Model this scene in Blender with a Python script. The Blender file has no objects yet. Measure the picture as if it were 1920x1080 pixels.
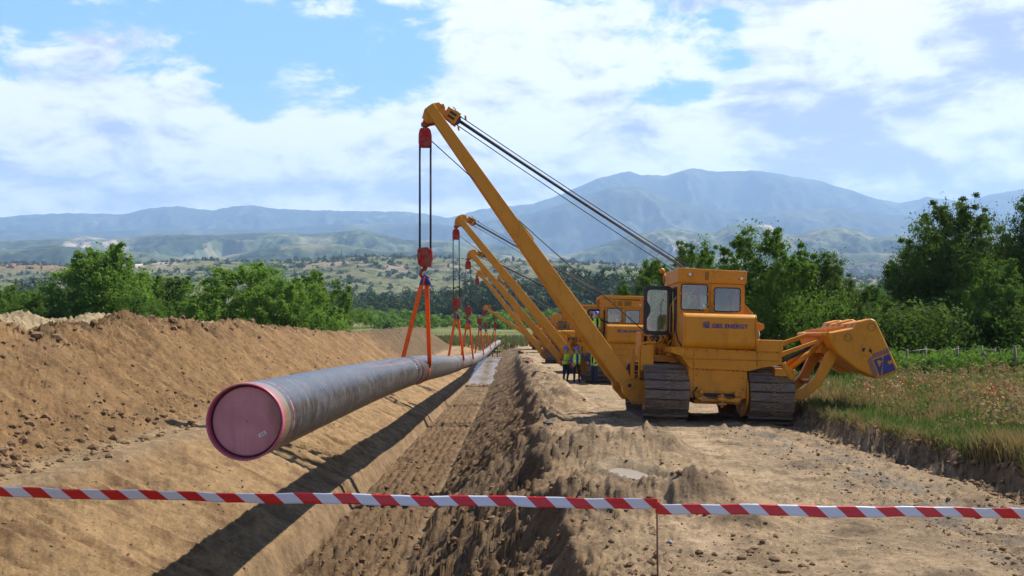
import bpy, bmesh, math, random
import numpy as np
from mathutils import Vector, Matrix, Euler

R = math.radians
scene = bpy.context.scene
C = scene.collection
F = 1900.0            # focal length in photo pixels (1920 wide)
EYE = 2.24

# ------------------------------------------------------------------ camera, sky, sun
cam_d = bpy.data.cameras.new("camera"); cam = bpy.data.objects.new("camera", cam_d); C.objects.link(cam)
cam.location = (0, 0, EYE); cam.rotation_euler = (R(90), 0, 0)
cam_d.sensor_width = 36; cam_d.lens = 36 * F / 1920; cam_d.clip_start = 0.1; cam_d.clip_end = 60000
scene.camera = cam

SUN = Vector((0.72, 0.50, 1.0)).normalized()
elev = math.asin(SUN.z); azim = math.atan2(SUN.x, SUN.y)
sd = bpy.data.lights.new("sun", "SUN"); sd.energy = 5.0; sd.angle = R(0.55); sd.color = (1.0, 0.945, 0.86)
sun = bpy.data.objects.new("sun", sd); C.objects.link(sun)
sun.rotation_euler = SUN.to_track_quat('Z', 'Y').to_euler()

scene.view_settings.view_transform = 'Standard'; scene.view_settings.look = 'None'
scene.view_settings.exposure = 1.0; scene.view_settings.gamma = 1; scene.view_settings.use_curve_mapping = False
scene.render.engine = 'CYCLES'
cy = scene.cycles
cy.max_bounces = 6; cy.diffuse_bounces = 3; cy.glossy_bounces = 2; cy.transmission_bounces = 3; cy.volume_bounces = 1
cy.transparent_max_bounces = 8; cy.use_denoising = True; cy.caustics_reflective = False; cy.caustics_refractive = False


class N:
    """small node-graph helper"""
    def __init__(s, tree): s.t = tree; s.n = tree.nodes; s.l = tree.links
    def new(s, typ, **kw):
        n = s.n.new(typ)
        for k, v in kw.items(): setattr(n, k, v)
        return n
    def set(s, sock, v):
        if isinstance(v, bpy.types.NodeSocket): s.l.new(v, sock)
        elif v is not None: sock.default_value = v
    def math(s, op, a, b=None, c=None, clamp=False):
        n = s.new('ShaderNodeMath', operation=op, use_clamp=clamp)
        s.set(n.inputs[0], a); s.set(n.inputs[1], b)
        if c is not None: s.set(n.inputs[2], c)
        return n.outputs[0]
    def noise(s, vec, scale, detail=4, rough=0.55, dist=0.0, out='Fac'):
        n = s.new('ShaderNodeTexNoise'); s.set(n.inputs['Vector'], vec)
        n.inputs['Scale'].default_value = scale; n.inputs['Detail'].default_value = detail
        n.inputs['Roughness'].default_value = rough; n.inputs['Distortion'].default_value = dist
        return n.outputs[out]
    def mapping(s, vec, scale=(1, 1, 1), loc=(0, 0, 0), rot=(0, 0, 0)):
        n = s.new('ShaderNodeMapping'); s.set(n.inputs['Vector'], vec)
        n.inputs['Scale'].default_value = scale; n.inputs['Location'].default_value = loc; n.inputs['Rotation'].default_value = rot
        return n.outputs[0]
    def ss(s, v, a, b, lo=0.0, hi=1.0):
        n = s.new('ShaderNodeMapRange', interpolation_type='SMOOTHSTEP'); s.set(n.inputs['Value'], v)
        for k, x in (('From Min', a), ('From Max', b), ('To Min', lo), ('To Max', hi)): n.inputs[k].default_value = x
        return n.outputs['Result']
    def mix(s, fac, a, b, blend='MIX'):
        n = s.new('ShaderNodeMix', data_type='RGBA', blend_type=blend)
        s.set(n.inputs['Factor'], fac)
        s.set(n.inputs['A'] if False else n.inputs[6], rgba(a)); s.set(n.inputs[7], rgba(b))
        return n.outputs[2]


def rgba(c):
    if isinstance(c, bpy.types.NodeSocket): return c
    return (c[0], c[1], c[2], 1.0) if len(c) == 3 else c


world = bpy.data.worlds.new("World"); scene.world = world; world.use_nodes = True
g = N(world.node_tree); g.n.clear()
sky = g.new('ShaderNodeTexSky', sky_type='NISHITA'); sky.sun_disc = False
sky.sun_elevation = elev; sky.sun_rotation = azim; sky.altitude = 200; sky.air_density = 1.0; sky.dust_density = 0.6; sky.ozone_density = 1.5
tc = g.new('ShaderNodeTexCoord').outputs['Generated']
sep = g.new('ShaderNodeSeparateXYZ'); g.set(sep.inputs[0], tc)
dx, dy, dz = sep.outputs
az = g.math('ARCTAN2', dx, dy); el = g.math('ARCSINE', dz)
cmb = g.new('ShaderNodeCombineXYZ')
g.set(cmb.inputs[0], dx); g.set(cmb.inputs[1], dy); g.set(cmb.inputs[2], g.math('MULTIPLY', dz, 2.1))
cv = cmb.outputs[0]
big = g.noise(cv, 3.6, 4, 0.5, 0.2)
mid_ = g.noise(g.mapping(cv, (1, 1, 1), (3.1, 1.7, 0.4)), 10.0, 8, 0.60, 0.35)
wisp = g.noise(g.mapping(cv, (1, 1, 1.25), (5.1, 4.7, 2.4)), 28.0, 7, 0.62, 0.5)
dens = g.math('ADD', g.math('MULTIPLY', big, 0.22), g.math('ADD', g.math('MULTIPLY', mid_, 0.58), g.math('MULTIPLY', wisp, 0.22)))


def blob(px, py, rx, ry, amp):
    a0 = math.atan((px - 960) / F); e0 = math.atan((540 - py) / F)
    u = g.math('DIVIDE', g.math('SUBTRACT', az, a0), rx / F); v = g.math('DIVIDE', g.math('SUBTRACT', el, e0), ry / F)
    q = g.math('ADD', g.math('MULTIPLY', u, u), g.math('MULTIPLY', v, v))
    return g.math('MULTIPLY', g.math('EXPONENT', g.math('MULTIPLY', q, -1.0)), amp)


def addall(lst):
    r = lst[0]
    for x in lst[1:]: r = g.math('ADD', r, x)
    return r


bias = addall([blob(560, 90, 200, 70, -0.14), blob(1000, 370, 1400, 45, .14), blob(450, 290, 420, 70, .07), blob(1650, 230, 420, 170, .10), blob(455, 175, 60, 60, -0.17), blob(130, 55, 150, 35, -0.09), blob(770, 110, 75, 55, -0.14),
               blob(420, 40, 110, 45, -0.08), blob(680, 30, 140, 40, -0.06), blob(1290, 178, 95, 26, -0.20), blob(1385, 130, 60, 26, -0.15), blob(1230, 200, 60, 25, -0.10), blob(1360, 50, 40, 22, -0.10), blob(485, 225, 60, 35, -0.11), blob(1000, 45, 50, 25, -0.06),
               blob(1010, 210, 170, 80, 0.06), blob(200, 300, 420, 120, 0.13), blob(1000, 90, 150, 80, 0.10), blob(1680, 190, 280, 190, 0.24), blob(800, 310, 450, 90, 0.14),
               blob(320, 200, 120, 45, 0.06), blob(620, 30, 60, 20, 0.10), blob(260, 110, 110, 40, .05), blob(1400, 340, 700, 80, 0.12), blob(1150, 60, 130, 60, .08)])
cov = g.math('ADD', dens, bias)
mask = g.math('MULTIPLY', g.ss(cov, 0.45, 0.57), g.ss(el, R(16), R(34), 1.0, 0.12))
# cloud relief: brighter sun-facing rims, lilac grey bellies
mid2 = g.noise(g.mapping(cv, (1, 1, 1), (3.1 + 0.012, 1.7, 0.4 + 0.030)), 10.0, 8, 0.60, 0.35)
rel = g.math('SUBTRACT', mid_, mid2)
soft = g.noise(g.mapping(cv, (1, 1, 1.2), (7, 2, 5)), 6.0, 7, 0.55, 0.3)
shade = addall([g.math('MULTIPLY', rel, -2.4), g.math('MULTIPLY', g.math('SUBTRACT', soft, 0.5), 2.0), g.math('MULTIPLY', g.math('SUBTRACT', wisp, 0.5), 0.9),
                g.math('MULTIPLY', g.math('SUBTRACT', cov, 0.62), 0.7),
                blob(1760, 280, 330, 110, 0.34), blob(1850, 90, 120, 90, 0.36), blob(1520, 265, 150, 90, 0.30), blob(1560, 120, 120, 60, -0.1), blob(1660, 60, 80, 100, -0.25), blob(1130, 300, 50, 20, 0.20), blob(290, 345, 120, 18, 0.22), blob(640, 355, 160, 20, 0.15), blob(500, 320, 120, 30, -0.12), blob(1300, 230, 120, 60, -0.2), blob(1000, 80, 200, 90, -0.10)])
cloud = g.mix(g.ss(shade, -0.15, 0.80), (5.7, 5.85, 6.3), (2.3, 2.65, 4.2))
skyblue = g.mix(1.0, sky.outputs[0], (0.30, 0.42, 0.62), 'MULTIPLY')
skyblue = g.mix(g.ss(el, R(12), R(36), 0.85, 0.0), skyblue, (1.55, 3.3, 6.3))
belt = g.ss(el, R(1.0), R(12.0), 0.75, 0.0)
skyblue = g.mix(belt, skyblue, (3.9, 4.9, 6.5))
up = g.ss(el, R(-4), R(0))
final = g.mix(mask, skyblue, cloud)
final = g.mix(up, (0.9, 0.75, 0.6), final)
bg = g.new('ShaderNodeBackground'); g.set(bg.inputs[0], final); bg.inputs[1].default_value = 0.10
g.l.new(bg.outputs[0], g.new('ShaderNodeOutputWorld').inputs[0])

# ------------------------------------------------------------------ numpy noise
_rng = np.random.RandomState(7)
_P = _rng.permutation(4096).astype(np.int64)
_G = _rng.rand(4096) * 2 * np.pi
_GX, _GY = np.cos(_G), np.sin(_G)


def pn(x, y, seed=0):
    x = np.asarray(x, float) + seed * 17.31; y = np.asarray(y, float) + seed * 9.77
    xi = np.floor(x); yi = np.floor(y); fx = x - xi; fy = y - yi
    xi = xi.astype(np.int64); yi = yi.astype(np.int64)
    def grad(ix, iy, ax, ay):
        h = _P[(_P[ix & 4095] + iy) & 4095]
        return _GX[h] * ax + _GY[h] * ay
    u = fx * fx * fx * (fx * (fx * 6 - 15) + 10); v = fy * fy * fy * (fy * (fy * 6 - 15) + 10)
    a = grad(xi, yi, fx, fy); b = grad(xi + 1, yi, fx - 1, fy); c = grad(xi, yi + 1, fx, fy - 1); d = grad(xi + 1, yi + 1, fx - 1, fy - 1)
    return 1.4 * ((a + (b - a) * u) * (1 - v) + (c + (d - c) * u) * v)


def fbm(x, y, seed=0, octs=4, gain=0.5):
    s = 0; a = 1.0; f = 1.0
    for i in range(octs):
        s = s + a * pn(x * f, y * f, seed + i * 3); a *= gain; f *= 2.03
    return s


def sst(x, a, b):
    t = np.clip((x - a) / (b - a), 0, 1); return t * t * (3 - 2 * t)


# ------------------------------------------------------------------ ground shape
PY = [-60, 0, 95, 125, 172, 260, 430, 700, 1100, 1600]
PZ = [2.94, 0, -4.655, -5.66, -7.1, -9.3, -12.5, -15, -17, -18]


def prof(Y): return np.interp(Y, PY, PZ)


def plane_pt(px, py):
    """corridor surface point seen at a photo pixel"""
    Y = EYE * F / (py - 633.0)
    return ((px - 960) * Y / F, Y)


MOUNDS = [  # x, y, rx, ry, h
    (*plane_pt(1170, 850), 1.0, 1.1, .38), (*plane_pt(1065, 850), 0.7, .9, .22), (*plane_pt(1245, 848), .55, .6, .22),
    (*plane_pt(1090, 940), .7, .7, .30), (*plane_pt(1330, 945), .75, .7, .34), (*plane_pt(1390, 975), .45, .5, .18), (*plane_pt(1230, 955), .7, .45, .25),
    (*plane_pt(1185, 925), .5, .5, .10),
    (1.55, 33.5, .95, 1.2, .50), (1.35, 39.5, 1.0, 1.5, .42), (1.5, 46.0, 1.1, 1.7, .46), (1.3, 53.0, 1.0, 1.9, .42), (1.4, 61, 1.1, 2.2, .45), (1.3, 70, 1, 2.4, .42),
    (1.3, 80, 1.1, 2.6, .45), (1.2, 92, 1, 3, .42), (1.2, 105, 1.2, 3, .4), (1.0, 28.5, .45, 1.2, .20), (.9, 23, .4, 1.2, .16)]
PUD = plane_pt(1192, 892)


def ground(X, Y, fine=True):
    X = np.asarray(X, float); Y = np.asarray(Y, float)
    X, Y = np.broadcast_arrays(X, Y)
    pz = prof(Y)
    wl = .18 * fbm(Y * .28, 0 * Y + 3.3, 1, 3); wr = .13 * fbm(Y * .45, 0 * Y + 8.1, 2, 4) + .10 * pn(Y * 1.9, X * .3, 4)
    deep = np.where(Y < 95, -2.1, np.clip(-6.82 - pz, -2.1, -1.0)) * (1 - sst(Y, 150, 166))
    bite = .38 * np.exp(-((Y - 15.2) / 1.1) ** 2) + .22 * np.exp(-((Y - 19.5) / .7) ** 2) + .25 * np.exp(-((Y - 26) / 1.0) ** 2); wr = wr - np.where(X > -.6, bite * .8, 0)
    # trench cross-section
    tx = np.interp(X - np.where(X > -3, wr, wl), [-7.35, -7.0, -4.32, -4.02, -2.02, -1.9, .45, .62, .78], [0, -.10, -.72, -1.0, -1.0, -.955, -.16, -.03, 0])
    z = tx * -deep
    # spoil heap
    H = np.interp(Y, [5, 24.1, 25.6, 27.3, 29.8, 31.9, 33.5, 35.9, 37.4, 40.6, 44.6, 50.4, 57.2, 66, 79, 92, 116, 140], [2.5, 2.6, 2.30, 2.56, 2.50, 3.03, 2.84, 2.78, 2.93, 2.70, 2.97, 2.80, 2.72, 2.6, 2.60, 2.9, 3.1, 2.9])
    H = (H + .07 * fbm(Y * .8, X * .25, 5, 4)) * (1 - sst(Y, 140, 160)) * sst(Y, -30, -10)
    hw = X + .22 * fbm(Y * .35, X * .15, 11, 3)
    sec = np.interp(hw, [-16.4, -12.7, -12.1, -9.3, -8.45, -8.0], [0, .97, 1, .22, .035, 0])
    z = z + H * sec
    H2 = (np.interp(Y, [10, 39.6, 42, 44, 46.9, 49.7, 53, 57.6, 63, 69], [3.0, 3.0, 3.28, 2.95, 3.12, 3.42, 3.1, 3.3, 3.1, 3.3]) + .08 * fbm(Y * .7, X * .2, 21, 3)) * (1 - sst(Y, 72, 80)) * sst(Y, -30, -10)
    sec2 = np.interp(X + .5 * fbm(Y * .25, X * .2, 23, 2), [-25, -20.6, -19.8, -16.2, -15.5], [0, 1, 1, .1, 0])
    z = z + H2 * sec2
    # machine track: light crossfall to the right, then the turf bank
    z = z - .018 * np.clip(X - 2, 0, 5.8)
    bx = X - 7.85 - .30 * fbm(Y * .35, 0 * Y, 31, 3) - .12 * pn(Y * 1.7, 0 * Y, 33)
    bank = sst(bx + .16 * pn(Y * 1.1, X * 1.3, 35), -.24, .22)
    z = z + bank * (.36 + .02 * np.clip(X - 8, 0, 40)) * sst(Y, -5, 4)
    z = z - .10 * np.exp(-((bx + .35) / .3) ** 2)
    for (mx, my, rx, ry, h) in MOUNDS:
        m = (np.abs(X - mx) < 3 * rx) & (np.abs(Y - my) < 3 * ry)
        if m.any():
            q = ((X[m] - mx) / rx) ** 2 + ((Y[m] - my) / ry) ** 2
            z = np.array(z); z[m] += np.where(Y[m] < 22, 1.05, 1.1) * h * np.exp(-(q * 1.0) ** 1.5) * (1 + .32 * fbm(X[m] * 2.2, Y[m] * 2.2, 41, 3))
    q = np.sqrt(((X - PUD[0] - .05 + .19 * (Y - PUD[1])) / .40) ** 2 + ((Y - PUD[1]) / 1.15) ** 2)
    z = z * 1.0 - .16 * np.exp(-(q / .95) ** 4) + .09 * np.exp(-((q - 1.25) / .28) ** 2)
    if fine:
        heapm = sst(-X, 8.3, 9.3); left = sst(-X, 4.3, 4.8) * (1 - sst(-X, 7.0, 7.6)); right = sst(-X, -.6, -.2) * (1 - sst(-X, 1.8, 2.0))
        floor = sst(-X, 1.95, 2.15) * (1 - sst(-X, 3.9, 4.1)); bench = sst(-X, 7.0, 7.5) * (1 - heapm); corr = sst(X, .3, .8) * (1 - bank)
        near = 1 - .8 * sst(Y, 60, 120)
        n1 = fbm(X * 1.3, Y * 1.3, 51, 3); n2 = fbm(X * 5.5, Y * 5.5, 55, 3, .6); n3 = fbm(X * 17, Y * 17, 61, 2, .6)
        st = fbm(X * .55, Y * 4.2 + X * .25, 65, 5, .62); cl_ = np.maximum(fbm(X * 3.1, Y * 3.1, 68, 4, .6) - .12, 0)                        # rills running down the slopes
        n4 = fbm(X * 40, Y * 40, 63, 2, .6) * (1 - sst(Y, 16, 26)); z = z + .006 * n4 * (1 - bank)
        z = z + heapm * (.085 * n1 + .040 * n2 + .022 * n3 + .060 * st + .10 * cl_) * (.35 + .65 * near)
        z = z + left * (.075 * st + .022 * n2 + .012 * n3 + .03 * n1 + .05 * cl_ - .17 * np.abs(pn(Y * 2.6 + X * .12, X * .15, 74)) + .03) + right * (.105 * st + .055 * n2 + .034 * n3 + .07 * n1 + .16 * cl_)
        # bucket grooves and teeth scallops on the trench floor
        gro = np.abs(np.sin(X * 11.5 + 1.0 * pn(Y * .9, X, 71))) ** .6 * .15 * (.5 + .5 * np.abs(pn(X * 6, Y * 3.3, 73)))
        sca = ((Y * .42 + .06 * np.sin(X * 19)) % 1.0)
        z = z + floor * (gro + .13 * sca ** 6 - .03 + .050 * n2 + .032 * n3 + .08 * cl_ + .05 * n1) * np.where((Y > 93) & (Y < 131), .12, 1)
        z = z + bench * (.03 * n1 + .012 * n2 + .005 * n3)
        rough = sst(n1 + .4 * pn(X * .7, Y * .3, 77), .0, .45)
        edge = np.exp(-((X - .9) / .7) ** 2)
        rightrough = np.exp(-((X - 6.2) / .9) ** 2) * (1 - sst(Y, 24, 30))
        fo = np.exp(-(((X - 2.2) / 1.5) ** 2)) * (1 - sst(Y, 21, 24)) * sst(Y, 12.0, 13.5)
        amp = .25 + .8 * rough + 1.3 * edge + .8 * rightrough + 1.2 * fo
        pm = np.clip(q - .7, 0, 1)
        z = z + corr * pm * (.030 * n1 + amp * (.026 * n2 + .014 * n3 + .05 * cl_) + .018 * fbm(X * 3.4, Y * .5, 81, 3))
        z = z - corr * .05 * rightrough * np.abs(pn(X * 2.6, Y * .4, 83))
        z = z + bank * (.05 * n1 + .03 * n2) + np.exp(-(bx / .30) ** 2) * (.20 * cl_ + .07 * n2 + .04 * n3)
        z = z + sst(-X, 13, 17) * (.05 * n2 + .02 * n3)
        # lumpy dark crown of the heap
        cr = np.exp(-((X + 12.2) / .9) ** 2)
        z = z + cr * (.12 * np.abs(n2) + .05 * n3)
    return pz + z


def gz(x, y): return float(ground(np.array([x]), np.array([y]))[0])


# ------------------------------------------------------------------ object helpers
def link(o, parent=None):
    C.objects.link(o)
    if parent is not None: o.parent = parent
    return o


def mesh_np(name, verts, quads, mats, parent=None, smooth=True, tri=False, attrs=None, link_it=True, midx=None):
    k = quads.shape[1]
    me = bpy.data.meshes.new(name)
    me.vertices.add(len(verts)); me.vertices.foreach_set("co", np.asarray(verts, np.float32).ravel())
    nf = len(quads); me.loops.add(nf * k); me.polygons.add(nf)
    me.loops.foreach_set("vertex_index", quads.astype(np.int32).ravel())
    me.polygons.foreach_set("loop_start", np.arange(0, nf * k, k, dtype=np.int32))
    me.polygons.foreach_set("loop_total", np.full(nf, k, dtype=np.int32))
    me.polygons.foreach_set("use_smooth", np.full(nf, smooth, dtype=bool))
    if midx is not None: me.polygons.foreach_set("material_index", np.asarray(midx, np.int32))
    me.update(calc_edges=True)
    for an, (typ, dat) in (attrs or {}).items():
        a = me.attributes.new(an, typ, 'POINT')
        a.data.foreach_set("color" if typ == 'FLOAT_COLOR' else "value", np.asarray(dat, np.float32).ravel())
    for m in (mats if isinstance(mats, (list, tuple)) else [mats]): me.materials.append(m)
    if not link_it: return me
    return link(bpy.data.objects.new(name, me), parent)


def grid_quads(nr, nc):
    i = np.arange(nr - 1)[:, None] * nc + np.arange(nc - 1)[None, :]
    return np.stack([i, i + 1, i + nc + 1, i + nc], -1).reshape(-1, 4)


def tag(o, label=None, cat=None, group=None, kind=None):
    if label: o['label'] = label
    if cat: o['category'] = cat
    if group: o['group'] = group
    if kind: o['kind'] = kind
    return o


def empty(name, loc=(0, 0, 0), rot=(0, 0, 0)):
    o = bpy.data.objects.new(name, None); o.location = loc; o.rotation_euler = rot; o.empty_display_size = .3
    return link(o)


class MB:
    """collects shapes, builds ONE mesh"""
    def __init__(s): s.v = []; s.f = []; s.m = []; s.sm = []
    def add(s, vs, fs, mi=0, smooth=False):
        b = len(s.v); s.v += [tuple(v) for v in vs]; s.f += [tuple(i + b for i in f) for f in fs]; s.m += [mi] * len(fs); s.sm += [smooth] * len(fs)
        return s
    def box(s, x0, x1, y0, y1, z0, z1, mi=0, rot=None, c=None):
        vs = [Vector((x, y, z)) for z in (z0, z1) for y in (y0, y1) for x in (x0, x1)]
        if rot is not None:
            c = Vector(c) if c else Vector(((x0 + x1) / 2, (y0 + y1) / 2, (z0 + z1) / 2))
            M = Euler(rot).to_matrix(); vs = [M @ (v - c) + c for v in vs]
        return s.add(vs, [(0, 2, 3, 1), (4, 5, 7, 6), (0, 1, 5, 4), (2, 6, 7, 3), (0, 4, 6, 2), (1, 3, 7, 5)], mi)
    def prism(s, poly, y0, y1, mi=0, axis='y'):
        """polygon in x,z extruded along y (axis 'y') or y,z along x (axis 'x') or x,y along z (axis 'z')"""
        n = len(poly)
        f = {'y': lambda a, b, t: (a, t, b), 'x': lambda a, b, t: (t, a, b), 'z': lambda a, b, t: (a, b, t)}[axis]
        vs = [f(a, b, y0) for a, b in poly] + [f(a, b, y1) for a, b in poly]
        fs = [tuple(range(n)), tuple(range(2 * n - 1, n - 1, -1))] + [(i, i + n, (i + 1) % n + n, (i + 1) % n) for i in range(n)]
        return s.add(vs, fs, mi)
    def cyl(s, p0, p1, r, n=12, r1=None, mi=0, cap=True):
        p0 = Vector(p0); p1 = Vector(p1); r1 = r if r1 is None else r1
        d = (p1 - p0)
        if d.length < 1e-6: return s
        q = d.to_track_quat('Z', 'Y').to_matrix()
        vs = []
        for p, rr in ((p0, r), (p1, r1)):
            for k in range(n):
                a = 2 * math.pi * k / n; vs.append(p + q @ Vector((math.cos(a) * rr, math.sin(a) * rr, 0)))
        s.add(vs, [(k, (k + 1) % n, (k + 1) % n + n, k + n) for k in range(n)], mi, True)
        if cap: s.add(vs, [tuple(range(n - 1, -1, -1)), tuple(range(n, 2 * n))], mi)
        return s
    def tube(s, pts, r, n=8, mi=0):
        pts = [Vector(p) for p in pts]; rings = []; vs = []
        up = None
        for i, p in enumerate(pts):
            t = (pts[min(i + 1, len(pts) - 1)] - pts[max(i - 1, 0)]).normalized()
            if up is None: up = Vector((0, 0, 1)) if abs(t.z) < .9 else Vector((1, 0, 0))
            a = t.cross(up).normalized(); b = a.cross(t).normalized(); up = b
            rr = r[i] if isinstance(r, (list, tuple)) else r
            for k in range(n):
                th = 2 * math.pi * k / n; vs.append(p + a * math.cos(th) * rr + b * math.sin(th) * rr)
        fs = [(i * n + k, i * n + (k + 1) % n, (i + 1) * n + (k + 1) % n, (i + 1) * n + k) for i in range(len(pts) - 1) for k in range(n)]
        s.add(vs, fs, mi, True); m = len(pts) - 1
        s.add(vs, [tuple(range(n - 1, -1, -1)), tuple(m * n + k for k in range(n))], mi)
        return s
    def sphere(s, c, r, nu=12, nv=8, mi=0, sc=(1, 1, 1)):
        vs = [(c[0] + r * sc[0] * math.sin(math.pi * j / nv) * math.cos(2 * math.pi * i / nu), c[1] + r * sc[1] * math.sin(math.pi * j / nv) * math.sin(2 * math.pi * i / nu),
               c[2] + r * sc[2] * math.cos(math.pi * j / nv)) for j in range(nv + 1) for i in range(nu)]
        fs = [(j * nu + i, (j + 1) * nu + i, (j + 1) * nu + (i + 1) % nu, j * nu + (i + 1) % nu) for j in range(nv) for i in range(nu)]
        return s.add(vs, fs, mi, True)
    def build(s, name, mats, parent=None, bevel=0, loc=None, seg=2):
        me = bpy.data.meshes.new(name)
        bm = bmesh.new(); bv = [bm.verts.new(v) for v in s.v]
        for f, mi, sm in zip(s.f, s.m, s.sm):
            try:
                fc = bm.faces.new([bv[i] for i in f]); fc.material_index = mi; fc.smooth = sm
            except ValueError: pass
        bmesh.ops.remove_doubles(bm, verts=bm.verts, dist=1e-5)
        bmesh.ops.recalc_face_normals(bm, faces=bm.faces); bm.to_mesh(me); bm.free()
        for m in (mats if isinstance(mats, (list, tuple)) else [mats]): me.materials.append(m)
        o = link(bpy.data.objects.new(name, me), parent)
        if loc: o.location = loc
        if bevel:
            md = o.modifiers.new("bevel", 'BEVEL'); md.width = bevel; md.segments = seg; md.limit_method = 'ANGLE'; md.angle_limit = R(35)
        return o


def copy_tree(o, parent=None):
    c = o.copy(); C.objects.link(c); c.parent = parent
    for ch in list(o.children): copy_tree(ch, c)
    return c


# ------------------------------------------------------------------ materials
def mat(name, base=(.5, .5, .5), rough=.6, metal=0.0, spec=.5, fn=None, **kw):
    m = bpy.data.materials.new(name); m.use_nodes = True
    n = N(m.node_tree); p = m.node_tree.nodes['Principled BSDF']
    p.inputs['Base Color'].default_value = rgba(base); p.inputs['Roughness'].default_value = rough; p.inputs['Metallic'].default_value = metal
    p.inputs['Specular IOR Level'].default_value = spec
    for k, v in kw.items(): p.inputs[k].default_value = v
    if fn: fn(n, p, m)
    return m


def objpos(n): return n.new('ShaderNodeTexCoord').outputs['Object']
def wpos(n): return n.new('ShaderNodeNewGeometry').outputs['Position']


def bump(n, p, h, strength=.4, dist=.02):
    b = n.new('ShaderNodeBump'); b.inputs['Strength'].default_value = strength; b.inputs['Distance'].default_value = dist
    n.set(b.inputs['Height'], h); n.l.new(b.outputs[0], p.inputs['Normal'])


def f_ground(n, p, m):
    a = n.new('ShaderNodeAttribute', attribute_name='tint').outputs['Color']
    pos = wpos(n)
    big = n.noise(pos, .9, 5, .6); mid = n.noise(pos, 5, 5, .65); fine = n.noise(pos, 30, 5, .7)
    k = n.math('ADD', n.math('MULTIPLY', big, .5), n.math('ADD', n.math('MULTIPLY', mid, .6), n.math('MULTIPLY', fine, .6)))
    v = n.ss(k, .60, 1.10, .50, 1.42)
    vc = n.new('ShaderNodeCombineColor')
    for i in range(3): n.set(vc.inputs[i], v)
    col = n.mix(1.0, a, vc.outputs[0], 'MULTIPLY')
    # dark damp crumbs, pale pebbles
    vo = n.new('ShaderNodeTexVoronoi'); n.set(vo.inputs['Vector'], pos); vo.inputs['Scale'].default_value = 9
    crumb = n.math('MULTIPLY', n.ss(vo.outputs['Distance'], .12, .30, 1, 0), n.ss(n.noise(pos, 2.2, 3), .48, .62))
    col = n.mix(n.math('MULTIPLY', crumb, .75), col, (.045, .027, .015))
    vo2 = n.new('ShaderNodeTexVoronoi'); n.set(vo2.inputs['Vector'], pos); vo2.inputs['Scale'].default_value = 6.5
    peb = n.math('MULTIPLY', n.ss(vo2.outputs['Distance'], .05, .09, 1, 0), n.ss(n.noise(pos, 1.1, 2), .52, .60))
    col = n.mix(n.math('MULTIPLY', peb, .7), col, (.35, .30, .24))
    n.set(p.inputs['Base Color'], col)
    h = n.math('ADD', n.math('MULTIPLY', fine, .5), n.math('ADD', n.noise(pos, 110, 3, .7), n.math('MULTIPLY', mid, .9)))
    h = n.math('ADD', h, n.math('MULTIPLY', n.ss(vo.outputs['Distance'], .0, .5, 1, 0), .5))
    bump(n, p, h, .85, .035)


M_ground = mat('earth', rough=.95, spec=.12, fn=f_ground)


def f_paint(base, dark):
    def f(n, p, m):
        pos = objpos(n)
        a = n.noise(pos, 1.3, 5, .6); b = n.noise(n.mapping(pos, (2.6, 2.6, 1.0)), 2.0, 6, .7, .6); c = n.noise(pos, 26, 4, .7)
        fade = n.mix(n.ss(a, .35, .7), base, tuple(x * 1.14 for x in base))
        grime = n.math('MULTIPLY', n.ss(b, .48, .74), .40)
        col = n.mix(grime, fade, dark)
        chips = n.math('MULTIPLY', n.ss(c, .60, .66), n.ss(a, .44, .56))
        col = n.mix(n.math('MULTIPLY', chips, .8), col, (.06, .035, .02))
        sep = n.new('ShaderNodeSeparateXYZ'); n.set(sep.inputs[0], pos)
        mud = n.math('MULTIPLY', n.ss(sep.outputs[2], 1.5, .3), n.ss(n.noise(pos, 4, 5, .6), .42, .62))
        col = n.mix(n.math('MULTIPLY', mud, .65), col, (.16, .105, .06))
        n.set(p.inputs['Base Color'], col)
        n.set(p.inputs['Roughness'], n.ss(b, .3, .7, .36, .62))
        bump(n, p, c, .12, .004)
    return f


M_yel = mat('yellow_paint', spec=.28, fn=f_paint((.50, .190, .004), (.18, .075, .014)))
M_yel2 = mat('yellow_boom_paint', spec=.28, fn=f_paint((.50, .195, .006), (.21, .095, .02)))
M_red = mat('red_paint', spec=.2, fn=f_paint((.33, .006, .008), (.14, .008, .010)))
M_black = mat('black_rubber', (.012, .012, .013), .55)
M_dark = mat('dark_steel', (.035, .032, .030), .5, .3)
M_rope = mat('steel_rope', (.030, .029, .031), .7, .0)


def f_shoe(n, p, m):
    pos = objpos(n); a = n.noise(pos, 3.0, 5, .65); b = n.noise(n.mapping(pos, (2, 14, 14)), 3, 4, .6)
    col = n.mix(n.ss(a, .38, .62), (.070, .050, .038), (.150, .105, .075))
    col = n.mix(n.ss(b, .50, .68), col, (.23, .165, .115))
    n.set(p.inputs['Base Color'], col); n.set(p.inputs['Roughness'], n.ss(a, .3, .7, .42, .8)); bump(n, p, b, .35, .01)


M_shoe = mat('worn_track_steel', metal=.12, fn=f_shoe)
M_mud = mat('dried_mud', (.22, .15, .095), .95, spec=.1, fn=lambda n, p, m: bump(n, p, n.noise(objpos(n), 22, 5, .7), 1.0, .04))


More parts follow.
